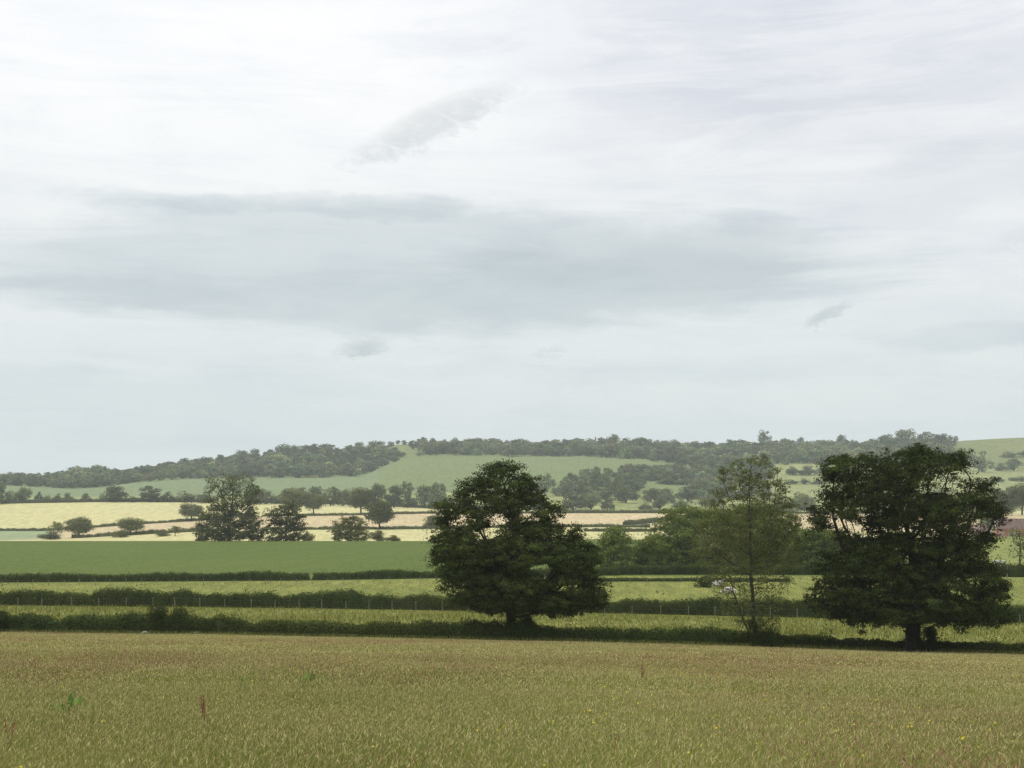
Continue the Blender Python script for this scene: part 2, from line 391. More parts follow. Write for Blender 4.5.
def big_tree(name, label, rows, D, base_px, base_py, fork_py, n, dmin, leaves, leaf, rtrunk, matl, matb, seed, depth=.85,
             spread=(.62, .42), hole=.25, inner=.35, lean=(0, 0), group=None, thin=None, tintv=.3, cat='tree', step=.45, twist=.7, upw=.05, gaps=(), insf=.4, up=.35, outline=False):
    rng = np.random.default_rng(seed)
    b = P(base_px, base_py, D); b[2] = min(b[2], float(gz(b[0], D)[0]))-.05
    A = clumps_from_rows(rows, D, n, dmin, depth, rng, inner, hole, seed=seed, inset=insf*spread[0]/D*F, gaps=gaps)
    if outline:                              # boughs that reach the crown's widest points
        ex = []; ins = .5*spread[0]/D*F
        for i, (y, l, r) in enumerate(rows):
            w = (r-l)/2/F*D
            for sgn, p in ((1, l), (-1, r)):
                for j in range(2):
                    yy = y+rng.uniform(-2, 2)+(ins*.7 if i == 0 else 0); pp = p+sgn*(ins+rng.uniform(-1, 2.5)) if r-l > 2*ins else (l+r)/2
                    if not any(((pp-g[0])/g[2])**2+((yy-g[1])/g[3])**2 < 1 for g in gaps): ex.append([(pp-CX)/F*D, rng.normal()*.16*w, (HY-yy)/F*D])
        A = np.concatenate([A, np.array(ex)])
    A[:, 1] += D; A = A-b
    fork = (HY-fork_py)/F*D-b[2]
    N, par = colonise((0, 0, 0), fork, A, rng, step, step*1.6, lean, upw)
    root = link(name, None, loc=b); root.empty_display_size = 1
    tag(root, label, cat, group)
    V, Fa = branch_mesh(N, par, rtrunk)
    link('trunk', mesh('trunk', V, Fa, matb, smooth=True), root)
    # each clump is a spray of leaves, some shrunk, some drooping
    k = len(A); sz = rng.uniform(.65, 1.3, k)
    cnt = np.maximum(4, (leaves*sz**2*(rng.uniform(.35, 1.3, k))).astype(int))
    if thin is not None: tf = np.array([thin((HY-(a[2]+b[2])/D*F), a) for a in A]); cnt = np.maximum(2, (cnt*tf[:, 0]).astype(int)); sz = sz*tf[:, 1]
    ci = np.repeat(np.arange(k), cnt); m = len(ci)
    # every clump breaks up into small uneven sprays at the twig ends
    ns = 7; sub = rng.normal(size=(k, ns, 3)); sub /= np.linalg.norm(sub, axis=2, keepdims=True)
    sub *= rng.uniform(.25, 1.25, (k, ns, 1)); sw = rng.uniform(.5, 1.5, (k, ns)); sj = rng.integers(0, ns, m)
    el = np.stack([rng.uniform(.75, 1.3, k), rng.uniform(.75, 1.3, k), rng.uniform(.7, 1.2, k)], 1)
    off = sub[ci, sj]+rng.normal(size=(m, 3))*np.array([.30, .30, .20])*sw[ci, sj][:, None]
    off = off*np.array([spread[0], spread[0], spread[1]])*el[ci]*sz[ci, None]
    C = A[ci]+off
    outw = off+ (A[ci]-np.array([0, 0, A[:, 2].mean()]))*.05
    Nn = outw/np.maximum(np.linalg.norm(outw, axis=1, keepdims=True), 1e-6)+rng.normal(size=(m, 3))*twist+np.array([0, 0, up])
    Lf = leaf*rng.uniform(.7, 1.35, m)
    V, Fa = leaf_quads(C, Nn, Lf, Lf*.62, rng)
    ct = rng.uniform(1-tintv, 1+tintv, k)[ci]*rng.uniform(.8, 1.25, (k, ns))[ci, sj]*rng.uniform(.72, 1.28, m)
    t = np.stack([ct*rng.uniform(.85, 1.2, m), ct, ct*rng.uniform(.75, 1.15, m)], 1)
    link('crown', mesh('crown', V, Fa, matl, np.repeat(t, 4, 0)), root)
    return root

# the two oaks and the thin ash standing in the nearest hedge
rowsA = [(464, 496, 505), (468, 484, 520), (478, 472, 528), (486, 462, 534), (495, 455, 541), (505, 442, 557), (515, 441, 562), (522, 437, 552), (530, 440, 580),
         (540, 432, 584), (550, 430, 596), (560, 431, 603), (575, 439, 598), (590, 438, 606), (600, 443, 608), (607, 474, 604), (612, 484, 560)]
big_tree('oak_tree', 'broad dark oak with a stepped pyramid crown and the lighter trunk foot in the hedge', rowsA, 127, 511, 635, 600, 860, .84, 270, .155, .46, M['oak'], M['bark'], 11, up=.6, outline=True, spread=(.66, .48), hole=.14, inner=.25, tintv=.4, gaps=[(487, 534, 9, 4), (497, 521, 4, 6), (463, 520, 7, 3), (530, 514, 5, 4), (543, 570, 9, 6), (448, 592, 4, 3), (560, 588, 4, 3), (478, 505, 2, 2)])
rowsB = [(447, 917, 923), (452, 909, 932), (457, 858, 964), (460, 836, 970), (465, 828, 973), (472, 824, 976), (480, 826, 990), (490, 822, 996), (500, 819, 996), (510, 814, 1003), (520, 811, 1003), (528, 812, 990),
         (534, 836, 992), (542, 832, 988), (555, 821, 988), (570, 818, 998), (585, 811, 1004), (600, 811, 1006), (610, 815, 1005), (616, 842, 1003), (622, 850, 1001)]
big_tree('oak_tree', 'tallest and darkest oak with a flat topped spreading crown on a thick bare trunk', rowsB, 118, 913, 650, 606, 1020, .84, 270, .155, .60, M['oak2'], M['bark'], 23, up=.6, outline=True, spread=(.66, .48), hole=.13, inner=.25, tintv=.4, gaps=[(826, 545, 15, 9), (938, 485, 6, 9), (949, 484, 10, 8), (852, 528, 17, 5), (862, 512, 6, 3), (893, 555, 3, 3), (972, 471, 7, 6), (975, 523, 8, 6), (962, 590, 8, 9), (855, 578, 6, 3), (908, 533, 3, 3)])
rowsC = [(457, 745, 768), (463, 728, 772), (470, 718, 780), (480, 716, 786), (490, 714, 790), (505, 706, 795), (520, 698, 800), (540, 693, 802), (556, 694, 800), (566, 700, 795), (580, 704, 792), (606, 722, 784), (624, 736, 776)]
def ash_thin(py, a):
    if py < 503: return (.95, .62)
    if py < 560: return (1.0, 1.0)
    return (.62, 1.05)
big_tree('ash_tree', 'slender pale ash with sparse see through crown and two thin stems in the hedge', rowsC, 121, 755, 641, 560, 430, .78, 140, .115, .16, M['ash'], M['greybark'], 31, spread=(.62, .5), hole=.26, inner=.1, lean=(-.3, 0), thin=ash_thin, step=.4, depth=.7, upw=.6, outline=True)

# hedge-bottom bushes around the trunks
def second_stem():
    t = [o for o in COL.objects if o.name.startswith('ash_tree')][0]
    pts = [(0, .1, 0), (-.55, .1, 1.5), (-1.25, .05, 3.2), (-1.75, 0, 4.6), (-2.0, 0, 5.8), (-2.5, 0, 6.6)]
    mb = MB()
    for i in range(5): mb.tube(pts[i], pts[i+1], .11-.018*i, .11-.018*(i+1), 6)
    mb.tube(pts[3], (-2.6, .2, 5.2), .04, .01, 4); mb.tube(pts[2], (-.7, -.2, 4.4), .035, .01, 4); mb.build('stem', M['greybark'], t)
second_stem()
def bush(name, label, px, D, w, h, matl, seed, leaves=5200, leaf=.13, cat='bush', group=None, sink=0.02):
    rng = np.random.default_rng(seed); b = gp(px, D); b[2] -= sink
    root = link(name, None, loc=b); tag(root, label, cat, group)
    nl = 16
    c = rng.uniform(-1, 1, (nl, 3))*np.array([.36*w, .3*w, .34*h])+np.array([0, 0, .42*h]); rr = rng.uniform(.16, .30, nl)
    mb = MB()
    for i in range(nl): mb.tube((rng.uniform(-.1, .1), rng.uniform(-.1, .1), -.1), c[i], .03, .01, 4)
    mb.build('stem', M['bark'], root)
    ci = rng.integers(0, nl, leaves); d = rng.normal(size=(leaves, 3)); d /= np.linalg.norm(d, axis=1, keepdims=True)
    q = rng.uniform(.5, 1.05, leaves)
    C = c[ci]+d*q[:, None]*rr[ci, None]*np.array([w*.95, w*.9, h])
    C[:, 2] = np.maximum(C[:, 2], rng.uniform(0, .12, leaves))
    L = leaf*rng.uniform(.7, 1.3, leaves); V, Fa = leaf_quads(C, d+rng.normal(size=(leaves, 3))*.7, L, L*.6, rng)
    t = (rng.uniform(.75, 1.25, nl)[ci]*rng.uniform(.75, 1.25, leaves))[:, None]*np.array([1, 1, 1])
    link('foliage', mesh('foliage', V, Fa, matl, np.repeat(t, 4, 0)), root)
    return root
bush('bush', 'dark ivy bush wrapped around the foot of the stepped oak', 517, 125.5, 3.2, 2.7, M['oak'], 41, 6500)
bush('bush', 'leafy sprout on the right side of the flat topped oak trunk', 927, 117.5, 1.9, 2.6, M['oak2'], 42, 3200)
bush('bush', 'dark shrub against the foot of the slender ash', 763, 120, 2.6, 2.9, M['oak'], 43, 5200)
bush('bush', 'tall dense clump bulging above the nearest hedge beside the pale boulder', 167, 130, 3.4, 3.1, M['oak'], 44, 8500)
bush('bush', 'dark shrub rising at the left end of the nearest hedge', -4, 131, 2.6, 2.35, M['oak'], 45, 4500)
bush('bush', 'round dark shrub in the pasture beside the resting cattle', 703, 214, 2.6, 2.3, M['oak'], 46, 3600, .16)

# ------------------------------------------------------------------ hedges
def hedge(label, pts, h, w, n, leaf, matl, seed, gap=None, hv=.2, taper=(1, 1)):
    """pts: list of (px, D) along the foot; a rough clipped body of leaves over woody stems"""
    rng = np.random.default_rng(seed)
    px = np.array([p[0] for p in pts], float); D = np.array([p[1] for p in pts], float)
    s = np.linspace(0, 1, 600); pxs = np.interp(s, np.linspace(0, 1, len(px)), px); Ds = np.interp(s, np.linspace(0, 1, len(px)), D)
    X = (pxs-CX)/F*Ds; Y = Ds; Z = gz(X, Y)
    seg = np.concatenate([[0], np.cumsum(np.hypot(np.diff(X), np.diff(Y)))]); Ltot = seg[-1]
    root = link('hedge', None, loc=(X[300], Y[300], Z[300])); tag(root, label, 'hedge')
    O = np.array([X[300], Y[300], Z[300]])
    def at(q): return np.interp(q, seg, X), np.interp(q, seg, Y), np.interp(q, seg, Z)
    dx, dy = X[-1]-X[0], Y[-1]-Y[0]; nrm = np.array([-dy, dx])/math.hypot(dx, dy)
    q = rng.uniform(0, Ltot, n)
    if gap is not None:
        gx = CX+F*at(q)[0]/at(q)[1]; q = q[~((gx > gap[0]) & (gx < gap[1]))]; n = len(q)
    tp = lambda v: np.interp(v, (0, Ltot), taper)
    hh = h*tp(q)*(1+hv*fbm2(q*.35, q*0, seed)+.6*hv*fbm2(q*1.6, q*0, seed+5))
    ww = w*(1+.2*fbm2(q*.5, q*0+3, seed+1))
    ang = rng.uniform(-.15, math.pi+.15, n); rad = rng.uniform(.45, 1.03, n)**.6
    sq = lambda v: np.sign(v)*np.abs(v)**.62                    # squarish cross section
    u = sq(np.cos(ang))*ww/2*rad; v = np.maximum(sq(np.sin(ang)), 0)*hh*rad
    spr = rng.uniform(size=n) < .16; v = np.where(spr, v+np.maximum(fbm2(q*1.7, q*0, seed+30), 0)*rng.uniform(0, .75, n)*h, v)
    v = np.where(rng.uniform(size=n) < .25, rng.uniform(0, 1, n)*hh*.9, v)
    x, y, z = at(q)
    C = np.stack([x+nrm[0]*u, y+nrm[1]*u, z+v+.02], 1)-O
    N = np.stack([nrm[0]*np.cos(ang), nrm[1]*np.cos(ang), np.sin(ang)], 1)+rng.normal(size=(n, 3))*.6
    L = leaf*rng.uniform(.6, 1.4, n); V, Fa = leaf_quads(C, N, L, L*.6, rng)
    t = (1+.28*fbm2(q*.25, q*0, seed+9))*rng.uniform(.5, 1.6, n); t = np.stack([t*(1+.16*fbm2(q*.13, q*0, seed+12)), t, t*.95], 1)
    # the dense twiggy middle of the hedge
    qs = np.arange(0, Ltot, .35); gx = CX+F*at(qs)[0]/at(qs)[1]; k = 7; nq = len(qs)
    hc = h*tp(qs)*(1+hv*fbm2(qs*.35, qs*0, seed)+.6*hv*fbm2(qs*1.6, qs*0, seed+5))*.86*(1+.06*rng.normal(size=nq)); wc = w*.74*(1+.1*rng.normal(size=nq))
    if gap is not None: hc = np.where((gx > gap[0]-1) & (gx < gap[1]+1), .05, hc)
    x, y, z = at(qs); ring = []
    for j in range(k):
        an = math.pi*j/(k-1); ju = float(sq(np.array(math.cos(an)))); jv = float(sq(np.array(max(math.sin(an), 0))))
        uu = ju*wc/2+rng.normal(size=nq)*.05*w; ring.append(np.stack([x+nrm[0]*uu, y+nrm[1]*uu, z+jv*hc+(rng.normal(size=nq)*.03*h if j else 0)-.05*(jv < .01)], 1)-O)
    Vc = np.stack(ring, 1).reshape(-1, 3); i0 = (np.arange(nq-1)[:, None]*k+np.arange(k-1)[None]).ravel()
    Fc = np.stack([i0, i0+1, i0+k+1, i0+k], 1)+len(V)
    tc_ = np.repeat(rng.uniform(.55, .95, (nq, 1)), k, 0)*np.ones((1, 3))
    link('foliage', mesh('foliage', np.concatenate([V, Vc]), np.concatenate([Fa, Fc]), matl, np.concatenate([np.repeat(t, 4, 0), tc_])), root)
    return root
lineD = lambda k, px, f=1.0: (px, float(np.interp(px, PXT, TD[k]))*f)
rng_px = list(range(-250, 1281, 30))
hedge('nearest long dark hedge along the far edge of the hay meadow', [lineD('B', p) for p in rng_px], 1.9, 1.8, 130000, .15, M['hedge'], 51, hv=.30, taper=(1.0, .55))
hedge('middle hedge with a line of pale fence posts before it', [lineD('C', p, 1.012) for p in rng_px], 1.85, 2.0, 110000, .17, M['hedge'], 52, hv=.28)
hedge('third hedge bordering the foot of the green crop field', [lineD('D', p, 1.01) for p in range(-250, 640, 30)], 1.35, 1.8, 42000, .17, M['hedge'], 53, gap=(309, 313))
hedge('trimmed hedge below the bushy trees in the pasture', [(600, 243), (700, 243), (820, 242)], 1.75, 2.0, 16000, .17, M['hedge'], 54, hv=.1)
hedge('dark hedge beside the tall single post right of the flat topped oak', [(820, 242.5), (1000, 243), (1280, 238)], 2.4, 2.2, 24000, .18, M['hedge'], 55, hv=.12)
hedge('low scrubby hedge strip in front of the trimmed hedge', [(560, 226), (690, 226), (790, 225)], .55, 1.2, 9000, .14, M['hedge'], 56)
def thin_hedge(label, pts, h, w, seed, n=5000): return hedge(label, pts, h, w, n, .5, M['mid'], seed, hv=.3)
thin_hedge('hedge line between the wide yellow field and the beige strip, left of the willow', [lineD('G2', p) for p in (-160, 0, 45, 90, 130, 200, 230)], 1.7, 3, 61, 7000)
thin_hedge('hedge line above the beige strip right of the willow', [lineD('G2', p) for p in (262, 340, 430, 540)], 1.5, 3, 62, 6000)
thin_hedge('lower hedge running down to the round field oak', [lineD('G1', p) for p in (72, 140, 200, 230)], 1.9, 3, 63, 5000)
thin_hedge('hedge along the lower edge of the beige strip', [lineD('G1', p) for p in (262, 340, 430, 560, 650)], 1.6, 3, 64, 8000)
thin_hedge('top hedge of the wide yellow field under the tree line', [lineD('G3', p) for p in (-160, 0, 130, 215)], 3.0, 5, 65, 12000)
thin_hedge('thin hedge below the valley trees right of the willow', [lineD('G3', p) for p in (245, 340, 400, 540)], 3.0, 5, 66, 12000)
thin_hedge('dark clipped hedge above the beige strip right of the stepped oak', [lineD('G2', p, 1.02) for p in (535, 620, 700, 900)], 2.2, 4, 67, 7500)
thin_hedge('short dark hedge in the stubble right of the stepped oak', [(585, 690), (620, 690), (655, 700)], 1.7, 3, 68, 2500)
thin_hedge('green hedge bank slanting down the beige strip end', [(625, 760), (660, 800), (700, 850)], 2.4, 4, 69, 2500)

# ------------------------------------------------------------------ fences
def fence(label, pts, h, posts, mat):
    root = link('fence', None, loc=gp(*pts[len(pts)//2])); tag(root, label, 'fence'); O = np.array(root.location)
    px = [p[0] for p in pts]; D = [p[1] for p in pts]; tops = []
    for i, p in enumerate(posts):
        b = gp(p, np.interp(p, px, D)); hh = h*random.uniform(.9, 1.12); tilt = random.uniform(-.05, .05)
        mb = MB(); r = .047; t = b+np.array([tilt, 0, hh])
        mb.tube(b-np.array([0, 0, .1]), t, r, r*.92, 6); mb.tube(t, t+np.array([0, 0, .03]), r*.92, .01, 6)
        mb.V = [v-O for v in mb.V]; mb.build('post', mat, root); tops.append((b, t))
    mb = MB()
    for (b0, t0), (b1, t1) in zip(tops[:-1], tops[1:]):
        for f in (.35, .62, .9):
            p, q = b0+(t0-b0)*f, b1+(t1-b1)*f; m = (p+q)/2-np.array([0, 0, .02])
            off = np.array([0, -.07, 0])
            mb.tube(p+off-O, m+off-O, .0018, .0018, 4); mb.tube(m+off-O, q+off-O, .0018, .0018, 4)
    mb.build('wire', M['wire'], root)
fp = [18, 42, 71, 99, 126, 153, 175, 200, 225, 251, 275, 299, 322, 346, 369, 392, 416, 442, 468, 495, 522, 549, 577, 604.6, 632, 660.7, 688.5, 715, 742, 770, 797, 826, 854, 882, 911, 940, 968, 997, 1020]
fp = [-85, -60, -34, -8]+fp+[1049, 1078, 1107]
fence('weathered post and wire fence in front of the middle hedge', [lineD('C', p, .993) for p in rng_px], 1.2, fp, M['post'])
fence('low post and wire fence in front of the third hedge', [lineD('D', p, .955) for p in range(-250, 640, 30)], .95, list(np.arange(-60, 590, 15.5)), M['post'])
fence('low post and wire fence along the cattle pasture', [(560, 222), (890, 222)], .95, list(np.arange(596, 890, 17.0)), M['post'])

# ------------------------------------------------------------------ middle-distance trees
rb = lambda **k: k
big_tree('bushy_tree', 'large spreading dark green tree behind the trimmed hedge, left of the ash', [(506, 672, 700), (515, 658, 735), (525, 650, 745), (535, 646, 750), (548, 640, 752), (560, 634, 752), (566, 640, 750)], 285, 695, 570, 556, 230, 1.6, 300, .34, .35, M['bush'], M['bark'], 71, spread=(1.5, 1.1), hole=.15, inner=.2, step=.9)
big_tree('bushy_tree', 'olive rounded tree directly behind the ash', [(503, 735, 762), (512, 720, 785), (525, 712, 800), (540, 712, 806), (555, 715, 806), (566, 720, 800)], 292, 758, 570, 556, 210, 1.6, 300, .34, .32, M['bush'], M['bark'], 72, spread=(1.5, 1.1), hole=.15, inner=.2, step=.9)
big_tree('bushy_tree', 'low rounded light green tree left of the flat topped oak', [(529, 800, 830), (536, 792, 842), (548, 786, 848), (560, 785, 850), (566, 788, 846)], 280, 818, 570, 558, 140, 1.4, 285, .33, .25, M['bush'], M['bark'], 73, spread=(1.3, .95), hole=.15, inner=.2, step=.9)
big_tree('bushy_tree', 'small upright tree between the stepped oak and the spreading tree', [(527, 605, 622), (535, 600, 630), (545, 597, 633), (556, 596, 634), (565, 600, 630)], 275, 614, 568, 555, 120, 1.2, 240, .3, .2, M['bush'], M['bark'], 74, spread=(1.15, .9), hole=.15, inner=.2, step=.8)
big_tree('bushy_tree', 'dark low tree spreading above the trimmed hedge, between the upright and spreading trees', [(536, 640, 656), (545, 632, 668), (558, 630, 672), (566, 634, 670)], 278, 650, 569, 558, 90, 1.2, 255, .3, .2, M['bush'], M['bark'], 75, spread=(1.2, .9), hole=.1, inner=.2, step=.8)
big_tree('small_tree', 'thin young tree in the light green field right of the flat topped oak', [(526, 1012, 1024), (534, 1008, 1030), (546, 1008, 1034), (556, 1011, 1030), (560, 1014, 1026)], 262, 1020, 572, 556, 80, 1.1, 60, .28, .13, M['ash'], M['greybark'], 76, spread=(1.0, .8), hole=.2, inner=.1, step=.7)
def wthin(py, a): return (.6, 1.0) if py < 503 else (1.2, 1.05)
big_tree('willow_tree', 'large ragged willow with bare upper branches and a dense skirt on the field crest', [(475, 222, 246), (480, 207, 254), (490, 203, 262), (500, 205, 258), (508, 206, 254), (515, 199, 258), (525, 196, 263), (535, 195, 263), (540, 198, 260)], 446, 229, 542.5, 525, 330, 1.7, 100, .42, .7, M['mid'], M['greybark'], 81, spread=(1.25, 1.0), hole=.2, inner=.15, step=.9, thin=wthin, insf=.15, up=.5, outline=True)
big_tree('field_tree', 'dark compact tree close to the right of the ragged willow', [(502, 285, 294), (508, 272, 302), (518, 266, 306), (530, 263, 308), (540, 264, 308)], 446, 286, 542.5, 530, 170, 1.8, 120, .45, .4, M['mid'], M['bark'], 82, spread=(1.25, .9), hole=.15, inner=.2, step=.9)
big_tree('field_tree', 'round greyish tree on the crest midway between willow and stepped oak', [(516, 343, 358), (521, 334, 366), (530, 330, 371), (540, 332, 372)], 446, 351, 542.5, 532, 130, 1.7, 120, .45, .35, M['mid'], M['bark'], 83, spread=(1.2, .85), hole=.15, inner=.2, step=.9)

# simple prototypes for copies: (trunk mesh, crown mesh) in a unit box, foot at the origin
def proto(seed, zb, nl, per, leaf, mat, kind='round', lobe=(.15, .24)):
    rng = np.random.default_rng(seed); c = []
    while len(c) < nl:
        p = rng.uniform(-1, 1, 3)
        if kind == 'bush': p[2] = abs(p[2])*1.0
        q = math.sqrt(p[0]**2+p[1]**2+p[2]**4) if kind != 'bush' else np.linalg.norm(p)
        if q > 1 or q < .35: continue
        if kind == 'cone':
            hgt = (p[2]+1)/2; p[:2] *= (1-hgt)*1.0
        if kind == 'bush': p[2] = p[2]*2-1.0
        c.append(p)
    c = np.array(c); rr = rng.uniform(*lobe, nl)
    if kind == 'cone': rr = rr*.55
    hz = (1-zb)/2
    Cc = c*np.array([.5-.1, .5-.1, hz-.1*(1-zb)])+np.array([0, 0, zb+hz])
    m = nl*per; ci = np.repeat(np.arange(nl), per); d = rng.normal(size=(m, 3)); d /= np.linalg.norm(d, axis=1, keepdims=True)
    C = Cc[ci]+d*(rr[ci]*rng.uniform(.55, 1.08, m))[:, None]*np.array([1, 1, .8])
    C[:, 2] = np.maximum(C[:, 2], rng.uniform(0, .05, m)+zb*.6)
    L = leaf*rng.uniform(.7, 1.4, m)
    V, Fa = leaf_quads(C, d+rng.normal(size=(m, 3))*.55+np.array([0, 0, .2]), L, L*.7, rng)
    t = rng.uniform(.72, 1.28, nl)[ci]*rng.uniform(.75, 1.25, m); t = np.stack([t*rng.uniform(.9, 1.15, m), t, t*.95], 1)
    crown = mesh('crown', V, Fa, mat, np.repeat(t, 4, 0))
    mb = MB(); fk = np.array([.01, 0, max(zb, .12)+.08])
    mb.tube((0, 0, -.03), fk, .035, .026, 6)
    for i in range(min(8, nl)): mb.tube(fk, Cc[i]*np.array([.9, .9, 1]), .014, .005, 4)
    Vt = np.concatenate(mb.V); Ft = np.concatenate(mb.F)
    trunk = mesh('trunk', Vt, Ft, M['bark'], np.ones((len(Vt), 3)))
    return trunk, crown, (V, Fa, t)
MID = dict(round=[proto(101+i, .24, 40, 150, .045, M['mid']) for i in range(3)],
           bush=[proto(111+i, .0, 26, 130, .05, M['mid'], 'bush') for i in range(3)],
           tall=[proto(121+i, .1, 30, 130, .045, M['mid'], 'tall', (.12, .2)) for i in range(2)],
           sparse=[proto(131, .15, 30, 55, .045, M['mid'], 'tall', (.1, .2))])
FAR = dict(round=[proto(141+i, .0, 26, 60, .08, M['far']) for i in range(4)],
           bush=[proto(151+i, .0, 16, 55, .09, M['far'], 'bush') for i in range(3)],
           tall=[proto(161+i, .0, 24, 60, .08, M['far'], 'tall', (.12, .2)) for i in range(2)],
           sparse=[proto(171, .04, 26, 30, .08, M['far'], 'tall', (.1, .2))],
           cone=[proto(181, .04, 24, 40, .07, M['far'], 'cone')])
cnt_proto = {}
def tree(name, label, kind, px0, px1, ytop, yfoot, D, group=None, cat='tree', far=None):
    """a tree whose foot stands on the land at distance D; width and height follow its picture size there"""
    far = D > 950 if far is None else far
    lib = (FAR if far else MID)[kind]; k = (kind, far); cnt_proto[k] = cnt_proto.get(k, -1)+1
    tr, cr, _ = lib[cnt_proto[k] % len(lib)]
    px = (px0+px1)/2; w = (px1-px0)/F*D*1.06; b = gp(px, D); h = max((HY-ytop)/F*D-b[2], 1.0)
    root = link(name, None, loc=b, rz=random.uniform(0, 6.28), scale=(w, w, h)); tag(root, label, cat, group)
    link('trunk', tr, root); link('crown', cr, root)
    return root
hd = 'trees dotted over the hedged hillside'
vl = 'trees along the valley tree line'
